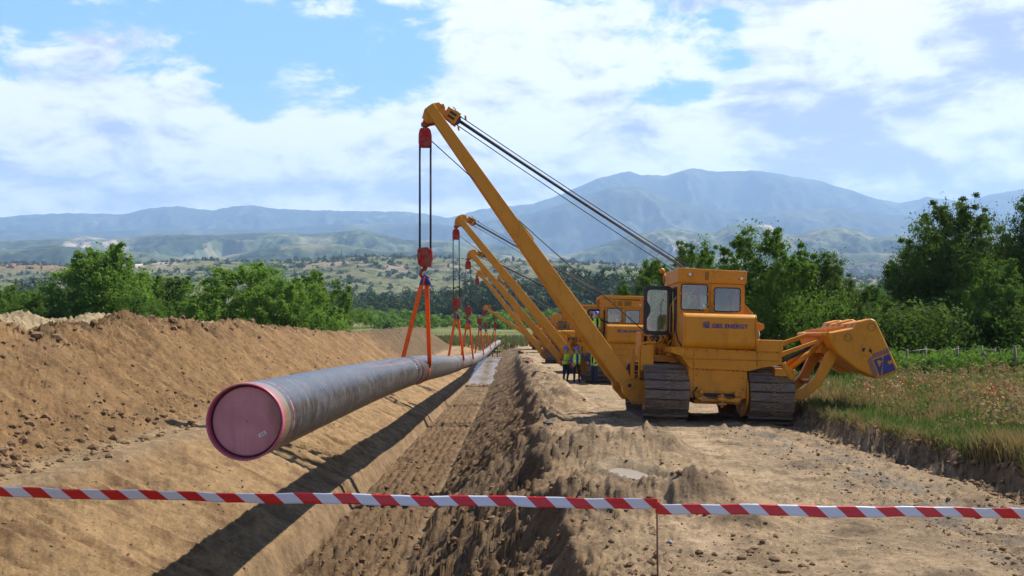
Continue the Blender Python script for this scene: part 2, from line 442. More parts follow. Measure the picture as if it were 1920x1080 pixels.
def f_pipe(n, p, m):
    ua = n.new('ShaderNodeAttribute', attribute_name='along').outputs['Fac']; an = n.new('ShaderNodeAttribute', attribute_name='around').outputs['Fac']
    cs = n.new('ShaderNodeCombineXYZ'); n.set(cs.inputs[0], ua); n.set(cs.inputs[1], n.math('COSINE', an)); n.set(cs.inputs[2], n.math('SINE', an)); v = cs.outputs[0]
    helix = n.noise(n.mapping(v, (2.6, .9, .9)), 1.6, 7, .68, .5); cloudy = n.noise(n.mapping(v, (.55, 1.6, 1.6)), 1.0, 5, .6)
    fine = n.noise(n.mapping(v, (16, .8, .8)), 2.0, 5, .6, .3)
    col = n.mix(n.ss(cloudy, .35, .66), (.019, .019, .022), (.038, .036, .036))
    col = n.mix(n.math('MULTIPLY', n.ss(helix, .48, .72), .30), col, (.125, .112, .105))
    col = n.mix(n.math('MULTIPLY', n.ss(fine, .54, .66), .50), col, (.185, .17, .155))
    col = n.mix(n.math('MULTIPLY', n.ss(n.noise(n.mapping(v, (1.7, 2.4, 2.4), (4, 4, 4)), 1, 5, .6), .58, .66), .45), col, (.050, .030, .020))
    dusty = n.math('MULTIPLY', n.ss(ua, 12, 70), .62)
    col = n.mix(dusty, col, (.145, .118, .095))
    # pink paint line along the crown side and pink rings by each weld
    dl = n.math('ABSOLUTE', n.math('SUBTRACT', an, n.math('ADD', 1.02, n.math('MULTIPLY', n.math('SINE', n.math('MULTIPLY', ua, .35)), .16))))
    line = n.math('MULTIPLY', n.ss(dl, .015, .035, 1, 0), n.ss(n.noise(n.mapping(v, (6, 1, 1)), 1, 3), .40, .50))
    line = n.math('MULTIPLY', line, n.ss(ua, 7.0, 10.0)); col = n.mix(n.math('MULTIPLY', line, .6), col, (.42, .10, .08))
    dk = n.math('MULTIPLY', n.ss(dl, .004, .010, 1, 0), n.ss(ua, 12, 3)); col = n.mix(n.math('MULTIPLY', dk, .75), col, (.03, .025, .02))
    fr = n.math('MODULO', ua, 17.4)
    r1 = n.ss(n.math('ABSOLUTE', n.math('SUBTRACT', fr, .52)), .012, .026, 1, 0)
    r2 = n.ss(n.math('ABSOLUTE', n.math('SUBTRACT', fr, 16.95)), .03, .06, 1, 0)
    rr = n.math('MULTIPLY', n.math('MAXIMUM', r1, r2), n.ss(n.noise(n.mapping(v, (1, 3, 3)), 2.2, 3), .40, .50)); col = n.mix(rr, col, (.52, .10, .085))
    g1 = n.ss(n.math('ABSOLUTE', n.math('SUBTRACT', fr, .30)), .02, .03, 1, 0); col = n.mix(n.math('MULTIPLY', g1, .7), col, (.16, .18, .13))
    g2 = n.ss(n.math('ABSOLUTE', n.math('SUBTRACT', fr, .14)), .12, .13, 1, 0); col = n.mix(n.math('MULTIPLY', g2, .85), col, (.20, .115, .065))
    n.set(p.inputs['Base Color'], col)
    n.set(p.inputs['Roughness'], n.math('ADD', n.ss(helix, .3, .7, .24, .44), n.math('MULTIPLY', dusty, .45)))
    bump(n, p, helix, .05, .004)


M_pipe = mat('coated_pipe', spec=.75, fn=f_pipe)


def f_cap(n, p, m):
    pos = objpos(n)
    a = n.noise(pos, 2.6, 4, .6); b = n.noise(n.mapping(pos, (5, 1, 2)), 2, 5, .6)
    col = n.mix(n.ss(a, .35, .7), (.38, .14, .165), (.47, .19, .215))
    sep = n.new('ShaderNodeSeparateXYZ'); n.set(sep.inputs[0], pos)
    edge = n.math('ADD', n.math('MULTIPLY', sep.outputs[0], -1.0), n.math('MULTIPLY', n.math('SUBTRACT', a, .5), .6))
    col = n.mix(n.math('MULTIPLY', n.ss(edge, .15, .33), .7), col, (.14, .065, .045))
    col = n.mix(n.math('MULTIPLY', n.ss(b, .56, .7), .25), col, (.20, .08, .08))
    n.set(p.inputs['Base Color'], col)


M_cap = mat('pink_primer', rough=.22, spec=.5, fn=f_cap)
M_caprim = mat('pink_primer_rim', (.42, .085, .13), .4)
M_sling = mat('orange_webbing', (.82, .115, .009), .75, spec=.2, fn=lambda n, p, m: n.set(p.inputs['Base Color'], n.mix(n.ss(n.noise(n.mapping(objpos(n), (20, 20, 1)), 3, 3), .4, .65), (.85, .12, .009), (.60, .07, .009))))
M_blue = mat('blue_sleeve', (.02, .04, .22), .7)
M_tred = mat('tape_red', (.50, .008, .012), .35, spec=.5)
M_twht = mat('tape_white', (.54, .54, .60), .35, spec=.5)
for mm in (M_tred, M_twht):
    nn = N(mm.node_tree); pp = mm.node_tree.nodes['Principled BSDF']; bump(nn, pp, nn.noise(nn.mapping(objpos(nn), (1, 1, 22)), 3, 3), .35, .01)
M_rust = mat('rusty_rebar', (.14, .06, .03), .85)
M_navy = mat('navy_print', (.018, .020, .14), .5)
M_wood = mat('weathered_wood', (.15, .125, .10), .9, fn=lambda n, p, m: n.set(p.inputs['Base Color'], n.mix(n.noise(n.mapping(objpos(n), (14, 14, 2)), 3, 4), (.09, .07, .055), (.22, .185, .145))))
M_white = mat('white_enamel', (.60, .60, .58), .5)
M_lamp = mat('lamp_glass', (.55, .55, .55), .15)
M_hoodblk = mat('grille_dark', (.015, .012, .01), .7)


def f_glass(n, p, m):
    out = [x for x in n.n if x.type == 'OUTPUT_MATERIAL'][0]
    tr = n.new('ShaderNodeBsdfTransparent'); tr.inputs[0].default_value = (.80, .84, .83, 1)
    gl = n.new('ShaderNodeBsdfGlossy'); gl.inputs['Roughness'].default_value = .06
    df = n.new('ShaderNodeBsdfDiffuse'); df.inputs[0].default_value = (.42, .42, .38, 1)
    fr = n.new('ShaderNodeFresnel'); fr.inputs[0].default_value = 1.5
    a = n.new('ShaderNodeMixShader'); n.set(a.inputs[0], n.math('ADD', fr.outputs[0], .05, clamp=True)); n.l.new(tr.outputs[0], a.inputs[1]); n.l.new(gl.outputs[0], a.inputs[2])
    b = n.new('ShaderNodeMixShader'); n.set(b.inputs[0], n.ss(n.noise(objpos(n), 2.5, 4), .30, .75, .02, .12)); n.l.new(a.outputs[0], b.inputs[1]); n.l.new(df.outputs[0], b.inputs[2])
    n.l.new(b.outputs[0], out.inputs[0])


M_glass = mat('dusty_glass', fn=f_glass)
M_green = mat('green_film', (.01, .16, .075), .5)


def leafmat(name, c1, c2, trans=.25):
    def f(n, p, m):
        out = [x for x in n.n if x.type == 'OUTPUT_MATERIAL'][0]
        r = n.new('ShaderNodeAttribute', attribute_name='rnd').outputs['Fac']
        oi = n.new('ShaderNodeObjectInfo').outputs['Random']
        col = n.mix(r, c1, c2)
        col = n.mix(n.math('MULTIPLY', oi, .35), col, tuple(x * .75 for x in c1))
        n.set(p.inputs['Base Color'], col)
        t = n.new('ShaderNodeBsdfTranslucent'); n.set(t.inputs[0], n.mix(.5, col, (c2[0] * 1.3, c2[1] * 1.5, c2[2] * .6)))
        mx = n.new('ShaderNodeMixShader'); mx.inputs[0].default_value = trans
        n.l.new(p.outputs[0], mx.inputs[1]); n.l.new(t.outputs[0], mx.inputs[2]); n.l.new(mx.outputs[0], out.inputs[0])
    return mat(name, rough=.8, spec=.04, fn=f)


M_leaf_a = leafmat('leaf_fresh_green', (.078, .150, .024), (.185, .290, .050), .36)
M_leaf_b = leafmat('leaf_dark_green', (.042, .080, .017), (.112, .165, .036), .30)
M_leaf_c = leafmat('leaf_mid_green', (.052, .108, .020), (.135, .215, .042), .34)
M_leaf_far = leafmat('leaf_far', (.030, .055, .025), (.075, .105, .045), .1)
M_grass = leafmat('grass_green', (.048, .082, .020), (.13, .17, .055), .28)
M_straw = leafmat('grass_dry', (.17, .115, .055), (.31, .225, .12), .22)
M_vine = leafmat('vine_leaf', (.065, .13, .022), (.15, .24, .045), .30)
M_poppy = mat('poppy_red', (.50, .018, .008), .6)
M_bark = mat('bark', (.085, .065, .048), .95, fn=lambda n, p, m: bump(n, p, n.noise(n.mapping(objpos(n), (8, 8, 2)), 4, 4), .8, .03))

# ------------------------------------------------------------------ near ground sheet
ncol_in, ncol_out = 800, 70
t_in = np.linspace(-.56, .56, ncol_in)
t_out = .56 + np.linspace(0, 1, ncol_out + 1)[1:] ** 1.6 * 1.6
tt = np.concatenate([-t_out[::-1], t_in, t_out])
s0, s1 = 1 / 4.5, 1 / 215.0
Yr = np.concatenate([np.linspace(-12, 3.4, 34), 1 / np.linspace(1 / 3.6, 1 / 26., 400), 1 / np.linspace(1 / 26.2, 1 / 215., 330)])
TT, YY = np.meshgrid(tt, Yr)
XX = TT * (np.maximum(YY, 0) + 2.2)
XX = np.where(YY < 0, TT * (2.2 - YY * .9), XX)
ZZ = ground(XX, YY)
pzz = prof(YY); relz = ZZ - pzz
# soil tints (albedo)
def lerp(a, b, t): return a * (1 - t[..., None]) + np.asarray(b) * t[..., None]
col = np.zeros(XX.shape + (3,)) + np.array([0.208, 0.144, 0.081])          # trafficked tan soil
heapm = sst(-XX, 7.6, 9.0)
col = lerp(col, [0.185, 0.111, 0.056], heapm)
col = lerp(col, [0.231, 0.147, 0.075], heapm * sst(fbm(XX * .5, YY * 3.0, 65, 4, .6), .1, .6))
col = lerp(col, [0.078, 0.051, 0.030], np.exp(-((XX + 12.3) / 1.0) ** 2) * sst(fbm(XX * 1.2, YY * 1.2, 91, 3), -.1, .5) * .8)
col = lerp(col, [0.087, 0.060, 0.038], sst(-XX, 8, 9) * (1 - sst(-XX, 14, 15)) * sst(YY, 76, 92) * .75)
col = lerp(col, [0.266, 0.207, 0.135], sst(-XX, 15.0, 16.5))
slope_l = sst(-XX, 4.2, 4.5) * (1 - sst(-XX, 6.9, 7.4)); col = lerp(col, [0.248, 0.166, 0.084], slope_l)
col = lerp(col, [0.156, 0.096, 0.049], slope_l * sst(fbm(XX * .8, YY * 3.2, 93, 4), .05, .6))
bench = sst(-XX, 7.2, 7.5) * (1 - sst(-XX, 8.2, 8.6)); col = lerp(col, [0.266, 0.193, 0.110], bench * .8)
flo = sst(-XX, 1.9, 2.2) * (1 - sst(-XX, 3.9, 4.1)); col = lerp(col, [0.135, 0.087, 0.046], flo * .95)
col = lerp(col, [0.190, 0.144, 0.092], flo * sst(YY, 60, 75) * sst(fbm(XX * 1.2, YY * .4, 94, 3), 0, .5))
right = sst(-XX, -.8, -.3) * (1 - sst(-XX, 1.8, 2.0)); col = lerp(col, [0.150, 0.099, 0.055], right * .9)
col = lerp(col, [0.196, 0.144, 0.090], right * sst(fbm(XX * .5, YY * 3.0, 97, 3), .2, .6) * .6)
corr = sst(XX, .7, 1.2) * (1 - sst(XX, 7.5, 7.9))
col = lerp(col, [0.277, 0.204, 0.115], corr * np.exp(-((XX - 3.9 - .4 * pn(YY * .2, XX * 0, 3)) / .9) ** 2) * .75)
col = lerp(col, [.345, .262, .165], corr * .45)
rut = corr * sst(np.sin((XX + .25 * np.sin(YY * .12)) * 3.3), .55, .95) * sst(fbm(XX * .8, YY * .35, 107, 3), -.5, .3)
col = lerp(col, [.40, .305, .195], rut * .5)
gr = corr * np.exp(-((XX - 5.9) / .9) ** 2) * sst(fbm(XX * 1.6, YY * .9, 99, 4), -.2, .35) * (1 - sst(YY, 25, 32))
col = lerp(col, [0.164, 0.147, 0.118], gr * .85)
col = lerp(col, [0.121, 0.087, 0.055], corr * sst(fbm(XX * 1.1, YY * .8, 101, 4), .25, .7) * .7)
col = lerp(col, [0.277, 0.240, 0.179], corr * np.exp(-(((XX - 3.6) / 1.2) ** 2 + ((YY - 9.0) / .8) ** 2)) * 0)
qq = np.sqrt(((XX - PUD[0] - .05 + .19 * (YY - PUD[1])) / .40) ** 2 + ((YY - PUD[1]) / 1.15) ** 2)
col = lerp(col, [0.248, 0.198, 0.127], np.exp(-((qq - 1.2) / .45) ** 2) * .8)
col = col * (1 + heapm[..., None] * (np.array([.93, .95, .88]) - 1)) * np.array([1.0, .965, .93])
for (mx, my, rx, ry, h) in MOUNDS:
    q_ = ((XX - mx) / (rx * 1.15)) ** 2 + ((YY - my) / (ry * 1.15)) ** 2
    col = lerp(col, [.17, .118, .074], np.exp(-q_ * q_ * .8) * sst(fbm(XX * 2.2, YY * 2.2, 111, 4), -.25, .35) * .75)
turf = sst(XX - 7.85 - .30 * fbm(YY * .35, 0 * YY, 31, 3), .12, .5) * sst(YY, 2, 6)
col = lerp(col, [.13, .115, .055], turf)
col = lerp(col, [.25, .185, .10], turf * sst(fbm(XX * .3, YY * .18, 103, 3), .05, .5))
lt = np.maximum(sst(-XX, 24, 27), 0); col = lerp(col, [.15, .16, .065], lt)
field = sst(YY, 166, 178); col = lerp(col, [.17, .19, .075], field)
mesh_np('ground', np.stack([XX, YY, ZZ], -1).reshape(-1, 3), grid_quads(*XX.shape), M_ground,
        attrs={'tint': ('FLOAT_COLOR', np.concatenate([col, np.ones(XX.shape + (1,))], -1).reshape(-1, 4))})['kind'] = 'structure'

# ------------------------------------------------------------------ trench water and the puddle
def f_water(n, p, m):
    pos = wpos(n)
    d = n.noise(pos, 2.2, 4, .6)
    n.set(p.inputs['Base Color'], n.mix(n.ss(n.noise(n.mapping(pos, (1, .25, 1)), .9, 4), .45, .58), (.12, .095, .070), (.19, .145, .10)))
    n.set(p.inputs['Roughness'], n.ss(d, .35, .65, .30, .45)); bump(n, p, n.noise(pos, 14, 4, .6), .25, .02)


M_water = mat('muddy_water', rough=.08, spec=.35, fn=f_water)
ys = np.linspace(93.5, 131, 60); xs = np.linspace(-4.5, -1.3, 10); XW, YW = np.meshgrid(xs, ys)
w = mesh_np('water', np.stack([XW, YW, np.full(XW.shape, -6.66)], -1).reshape(-1, 3), grid_quads(*XW.shape), M_water); w['kind'] = 'structure'
mb = MB(); ring = [(PUD[0] + .05 + .40 * math.cos(a) * (1 + .12 * math.sin(3 * a)) - .22 * math.sin(a), PUD[1] + 1.15 * math.sin(a) * (1 + .08 * math.sin(2 * a))) for a in np.linspace(0, 2 * math.pi, 40, endpoint=False)]
pz0 = gz(PUD[0] + .05, PUD[1]) + .085
mb.add([(x, y, pz0) for x, y in ring], [tuple(range(40))])
w2 = mb.build('puddle_water', mat('silty_puddle', rough=.35, spec=.3, fn=lambda n, p, m: n.set(p.inputs['Base Color'], n.mix(n.noise(objpos(n), 3, 4), (.20, .158, .112), (.26, .208, .150))))); w2['kind'] = 'structure'

# ------------------------------------------------------------------ loose clods and stones
def rocks(name, pts, sizes, m, seed=1, kind='stuff', label=None):
    rs = np.random.RandomState(seed)
    bm = bmesh.new(); bmesh.ops.create_icosphere(bm, subdivisions=1, radius=1); bv = np.array([v.co[:] for v in bm.verts]); bf = np.array([[v.index for v in f.verts] for f in bm.faces]); bm.free()
    n = len(pts); nv = len(bv)
    V = bv[None] * (1 + .35 * (rs.rand(n, nv, 1) - .5)); V = V * np.stack([1 + .5 * rs.rand(n), 1 + .5 * rs.rand(n), .7 + .5 * rs.rand(n)], -1)[:, None]
    a = rs.rand(n) * 6.28; ca, sa = np.cos(a)[:, None], np.sin(a)[:, None]
    V = np.stack([V[..., 0] * ca - V[..., 1] * sa, V[..., 0] * sa + V[..., 1] * ca, V[..., 2]], -1) * sizes[:, None, None] + pts[:, None]
    Fq = bf[None] + (np.arange(n) * nv)[:, None, None]
    o = mesh_np(name, V.reshape(-1, 3), Fq.reshape(-1, 3), m, smooth=False)
    if kind: o['kind'] = kind
    return o


rs = np.random.RandomState(11)
M_clod = mat('clods', rough=.95, spec=.1, fn=lambda n, p, m: (n.set(p.inputs['Base Color'], n.mix(n.ss(n.noise(wpos(n), 2.5, 4), .35, .65), (.115, .070, .039), (.205, .130, .072))), bump(n, p, n.noise(wpos(n), 40, 4), .6, .02)))
def clod_zone(n, x0, x1, y0, y1, smin, smax):
    u = rs.rand(n); y = 1 / (1 / y0 + u * (1 / y1 - 1 / y0)); x = x0 + (x1 - x0) * rs.rand(n)
    s = smin + (smax - smin) * rs.rand(n) ** 5
    return x, y, s
Z = [clod_zone(7000, -12.6, -8.0, 6, 110, .008, .060), clod_zone(1500, -9.4, -7.9, 8, 60, .015, .10), clod_zone(1500, -1.9, .7, 6, 70, .012, .07),
     clod_zone(1500, .6, 3.0, 8, 60, .004, .045), clod_zone(1300, -7.2, -4.2, 6, 60, .008, .03), clod_zone(1400, -4.0, -2.0, 7, 70, .015, .07),
     clod_zone(3000, 4.8, 7.9, 8, 26, .006, .035), clod_zone(1200, 1.5, 6.0, 8, 30, .004, .020), clod_zone(500, -13.5, -11.6, 15, 110, .03, .15), clod_zone(900, 7.4, 8.1, 9, 30, .015, .08)]
cx = np.concatenate([z[0] for z in Z]); cyy = np.concatenate([z[1] for z in Z]); cs_ = np.concatenate([z[2] for z in Z])
cz = ground(cx, cyy)
rocks('loose_clods', np.stack([cx, cyy, cz + cs_ * .05], -1), cs_, M_clod)
for k, (px, py, r, lab) in enumerate([(205, 858, .075, 'brown clod lying on the bench, largest of the three by the path'), (188, 860, .05, 'small middle clod beside the largest clod on the bench'),
                                      (163, 863, .065, 'brown clod leftmost of the three on the bench path'), (12, 885, .10, 'pale stone slab at left frame edge below the heap')]):
    # these lie on the left bench
    Y = EYE * F / (py - 633.0); X = (px - 960) * Y / F
    o = rocks('earth_clod' if k < 3 else 'pale_stone', np.zeros((1, 3)), np.array([r]), M_clod if k < 3 else M_mud, seed=30 + k, kind=None)
    o.location = (X, Y, gz(X, Y) + r * .3); tag(o, lab, 'clod' if k < 3 else 'stone')
X, Y = plane_pt(1029, 802)
o = rocks('dark_stone', np.zeros((1, 3)), np.array([.14]), mat('dark_rock', (.06, .05, .045), .8), seed=41, kind=None); o.location = (X, Y, gz(X, Y) + .04); tag(o, 'dark stone on the trench edge in front of the nearest machine', 'stone')
X, Y = plane_pt(1256, 1017)
o = rocks('grey_pebble', np.zeros((1, 3)), np.array([.03]), mat('grey_rock', (.16, .16, .17), .7), seed=42, kind=None); o.location = (X, Y, gz(X, Y) + .01); tag(o, 'small grey pebble on pale soil right of the tape stake', 'stone')

# ------------------------------------------------------------------ landscape: valley, hills, mountains
def sky_pts(pts, dist):
    """photo skyline -> (azimuth, height at that distance)"""
    a = np.array([math.atan((x - 960) / F) for x, y in pts]); h = np.array([EYE + (540 - y) / F * dist * 1.0 for x, y in pts])
    return a, h


def land_sheet(name, m, a0, a1, na, rr, hfun, tint):
    az_ = np.linspace(R(a0), R(a1), na); A, RR = np.meshgrid(az_, rr)
    X = np.tan(A) * RR; Y = RR
    Zl = hfun(A, RR, X, Y)
    colr = tint(A, RR, X, Y, Zl)
    o = mesh_np(name, np.stack([X, Y, Zl], -1).reshape(-1, 3), grid_quads(*A.shape), m, attrs={'tint': ('FLOAT_COLOR', np.concatenate([colr, np.ones(A.shape + (1,))], -1).reshape(-1, 4))})
    o['kind'] = 'structure'; return o


def f_land(sc, amt):
    def f(n, p, m):
        a = n.new('ShaderNodeAttribute', attribute_name='tint').outputs['Color']; pos = wpos(n)
        v = n.ss(n.noise(pos, sc, 6, .65), .3, .7, 1 - amt, 1 + amt)
        vc = n.new('ShaderNodeCombineColor')
        for i in range(3): n.set(vc.inputs[i], v)
        n.set(p.inputs['Base Color'], n.mix(1.0, a, vc.outputs[0], 'MULTIPLY'))
        bump(n, p, n.noise(pos, sc * .8, 6, .6), .5, .25 / sc)
    return f


M_land1 = mat('valley_cover', rough=1, spec=.0, fn=f_land(.12, .35))
M_land2 = mat('hill_cover', rough=1, spec=.05, fn=f_land(.02, .35))
M_land3 = mat('mountain_cover', rough=1, spec=.05, fn=f_land(.004, .25))

MESA = sky_pts([(-900, 500), (0, 495), (60, 494), (110, 499), (140, 503), (200, 499), (300, 493), (340, 492), (380, 489), (480, 492), (560, 490), (620, 485), (700, 482), (800, 484), (900, 488), (1000, 491), (1100, 494),
                (1200, 500), (1300, 512), (1500, 520), (1650, 521), (1920, 522), (2800, 520)], 2300.)
FOOT = np.array([1150.])


def h_valley(A, RR, X, Y):
    base = np.interp(RR, [150, 260, 430, 700, 1100, 1600, 4000], [-6.2, -9.3, -12.5, -15, -17, -18, -18]) - .9 * sst(210 - RR, 0, 40)
    top = np.interp(A, *MESA)
    up = sst(RR, 1150 + 250 * pn(A * 9, A * 0, 5), 2300)
    n = fbm(X / 420, Y / 420, 7, 5, .55); gul = np.abs(fbm(X / 260, Y / 420, 12, 4, .5))
    crest = np.clip((RR - 2300) / 500, 0, 1)
    z = base + (top - base) * (up ** .85) * (1 - .22 * gul * (1 - up)) + 9 * n * up * (1 - up) * 3 - 22 * gul * up * (1 - up) * 1.6
    z = np.where(RR > 2300, top + 1.5 * n * 0 - crest * 25, z)
    return z + 1.2 * fbm(X / 60, Y / 60, 15, 3) * sst(RR, 230, 500)


def t_valley(A, RR, X, Y, Zl):
    c = np.zeros(A.shape + (3,)) + np.array([.115, .125, .055])
    f1 = fbm(X / 130, Y / 60, 33, 4); f2 = fbm(X / 300, Y / 200, 35, 4, .6); f3 = fbm(X / 45, Y / 35, 36, 4, .6)
    c = lerp(c, [.185, .155, .08], sst(f1, .05, .5)); c = lerp(c, [.08, .105, .04], sst(-f1, .1, .5))
    upz = sst(RR, 1100, 1500)
    c = lerp(c, [.120, .118, .062], upz * .8); c = lerp(c, [.042, .055, .030], upz * sst(f3 + .5 * f2, .05, .35) * .9)
    c = lerp(c, [.19, .155, .11], upz * sst(f2 - .4 * f3, .42, .7) * .9)
    # bare quarry face on the left plateau and dark worked soil at far left
    qx = math.atan((255 - 960) / F); q = np.exp(-((A - qx) / .030) ** 2 - ((RR - 2120) / 160) ** 2); c = lerp(c, [.52, .42, .32], np.clip(q * 1.6, 0, 1) * sst(pn(X / 40, Y / 25, 3), -.5, .2))
    qx = math.atan((20 - 960) / F); q = np.exp(-((A - qx) / .07) ** 2 - ((RR - 2150) / 170) ** 2); c = lerp(c, [.20, .115, .075], np.clip(q * 1.5, 0, .9))
    strip = sst(np.sin(RR / 55 + 2 * pn(X / 900, Y / 900, 9)), .65, .95) * sst(RR, 380, 500) * (1 - sst(RR, 1300, 1500)); c = lerp(c, [.22, .185, .105], strip * .7)
    return c


rr1 = 150 * (2900 / 150) ** np.linspace(0, 1, 300)
land_sheet('valley_terrain', M_land1, -42, 42, 620, rr1, h_valley, t_valley)

HE = sky_pts([(-900, 455), (0, 452), (60, 450), (130, 446), (160, 443), (200, 448), (240, 446), (290, 440), (370, 441), (450, 438), (520, 436), (580, 440), (630, 436), (670, 429), (700, 435), (760, 450), (830, 452), (900, 457), (960, 462), (1020, 474),
              (1060, 478), (1120, 462), (1180, 442), (1230, 432), (1260, 427), (1300, 434), (1340, 437), (1365, 424), (1400, 419), (1445, 422), (1455, 431), (1490, 442), (1520, 433), (1570, 426), (1610, 432), (1640, 445), (1700, 440), (1760, 437), (1920, 430), (2800, 440)], 6000.)
HF = sky_pts([(-900, 500), (0, 470), (100, 462), (200, 470), (300, 478), (380, 492), (430, 481), (500, 466), (560, 457), (620, 455), (700, 466), (760, 470), (840, 470), (950, 480), (1060, 500), (1150, 497), (1250, 480), (1400, 470), (1600, 478), (1760, 478), (1920, 470), (2800, 480)], 4300.)


def h_hills(A, RR, X, Y):
    e = np.interp(A, *HE); f = np.interp(A, *HF)
    n = fbm(X / 700, Y / 700, 17, 6, .55); gul = np.abs(fbm(X / 500, Y / 700, 22, 5, .55))
    a = -20 + (f + 20) * np.where(RR < 4300, sst(RR, 3000, 4300), 1 - .55 * sst(RR, 4300, 5000)) - 120 * gul * sst(RR, 3000, 3500) * (1 - sst(RR, 4000, 4300))
    b = -20 + (e + 20) * np.where(RR < 6000, sst(RR, 4400, 6000), 1 - .6 * sst(RR, 6000, 7500)) - 190 * gul * sst(RR, 4500, 5000) * (1 - sst(RR, 5500, 6000))
    return np.maximum(a, b) + 14 * n * (1 - np.exp(-((RR - 6000) / 250) ** 2)) * sst(RR, 3000, 3400) * .6


def t_hills(A, RR, X, Y, Zl):
    c = np.zeros(A.shape + (3,)) + np.array([.075, .095, .045])
    f1 = fbm(X / 500, Y / 350, 43, 5, .6); f2 = fbm(X / 160, Y / 120, 45, 4, .6)
    c = lerp(c, [.030, .045, .024], sst(f1 + .3 * f2, -.05, .3)); c = lerp(c, [.155, .145, .08], sst(-f1 + .4 * f2, .25, .6) * .9)
    for px, w_, r0, rw in ((180, .022, 5600, 260), (62, .016, 5200, 160), (250, .02, 5000, 200), (1260, .03, 5300, 260), (1150, .02, 5000, 200), (1440, .008, 5880, 60)):
        q = np.exp(-((A - math.atan((px - 960) / F)) / w_) ** 2 - ((RR - r0) / rw) ** 2); c = lerp(c, [.33, .27, .215], np.clip(q * 1.7, 0, 1) * sst(f2, -.35, .25))
    return c


rr2 = np.concatenate([np.linspace(2900, 6200, 330), np.linspace(6250, 8000, 40)])
land_sheet('hills', M_land2, -42, 42, 700, rr2, h_hills, t_hills)

MB_ = sky_pts([(-900, 400), (0, 408), (50, 403), (130, 400), (230, 402), (280, 391), (330, 387), (370, 392), (400, 394), (440, 387), (480, 386), (520, 392), (600, 395), (680, 397), (760, 397), (800, 402), (840, 409), (870, 402), (900, 392), (960, 387), (1000, 382),
               (1040, 370), (1080, 352), (1120, 336), (1150, 328), (1180, 321), (1200, 328), (1250, 329), (1300, 316), (1340, 323), (1370, 322), (1420, 321), (1470, 328), (1530, 338), (1590, 356), (1640, 372), (1690, 381), (1740, 370), (1800, 377), (1850, 367), (1920, 355), (2300, 340), (2800, 360)], 13500.)
MF_ = sky_pts([(-900, 430), (0, 430), (150, 436), (300, 428), (500, 430), (640, 420), (800, 418), (860, 425), (920, 412), (1000, 400), (1080, 375), (1140, 352), (1190, 350), (1240, 365), (1300, 385), (1360, 398), (1450, 396), (1560, 390), (1650, 402), (1760, 408), (1920, 398), (2800, 400)], 10500.)


def h_mtn(A, RR, X, Y):
    b = np.interp(A, *MB_); f = np.interp(A, *MF_)
    n = fbm(X / 1500, Y / 1500, 27, 6, .5); gul = np.abs(fbm(X / 1100, Y / 1900, 29, 5, .5))
    a = -20 + (f + 20) * np.where(RR < 10500, sst(RR, 7800, 10500), 1 - .5 * sst(RR, 10500, 12000)) - 420 * gul * sst(RR, 8000, 9000) * (1 - sst(RR, 9700, 10500))
    c = -20 + (b + 20) * np.where(RR < 13500, sst(RR, 9500, 13500), 1 - .4 * sst(RR, 13500, 16000)) - 620 * gul * sst(RR, 10000, 11000) * (1 - sst(RR, 12400, 13500))
    c = c + 9 * fbm(A * 140, RR * 0, 3, 4) * np.exp(-((RR - 13500) / 300) ** 2)
    return np.maximum(a, c)


def t_mtn(A, RR, X, Y, Zl):
    c = np.zeros(A.shape + (3,)) + np.array([.030, .045, .030]); f1 = fbm(X / 900, Y / 900, 53, 5, .6)
    c = lerp(c, [.075, .085, .05], sst(f1, .1, .6))
    for px, w_, r0, rw in ((1241, .007, 12500, 130), (1400, .006, 11900, 70)):
        q = np.exp(-((A - math.atan((px - 960) / F)) / w_) ** 2 - ((RR - r0) / rw) ** 2); c = lerp(c, [.75, .70, .64], np.clip(q * 2.4 - .3, 0, 1) * sst(f1, -.6, .2))
    return c


rr3 = np.linspace(7700, 16000, 300)
land_sheet('mountains', M_land3, -42, 42, 700, rr3, h_mtn, t_mtn)


def hv(x, y):
    x = np.asarray(x, float); y = np.asarray(y, float)
    return h_valley(np.arctan2(x, y), y, x, y)


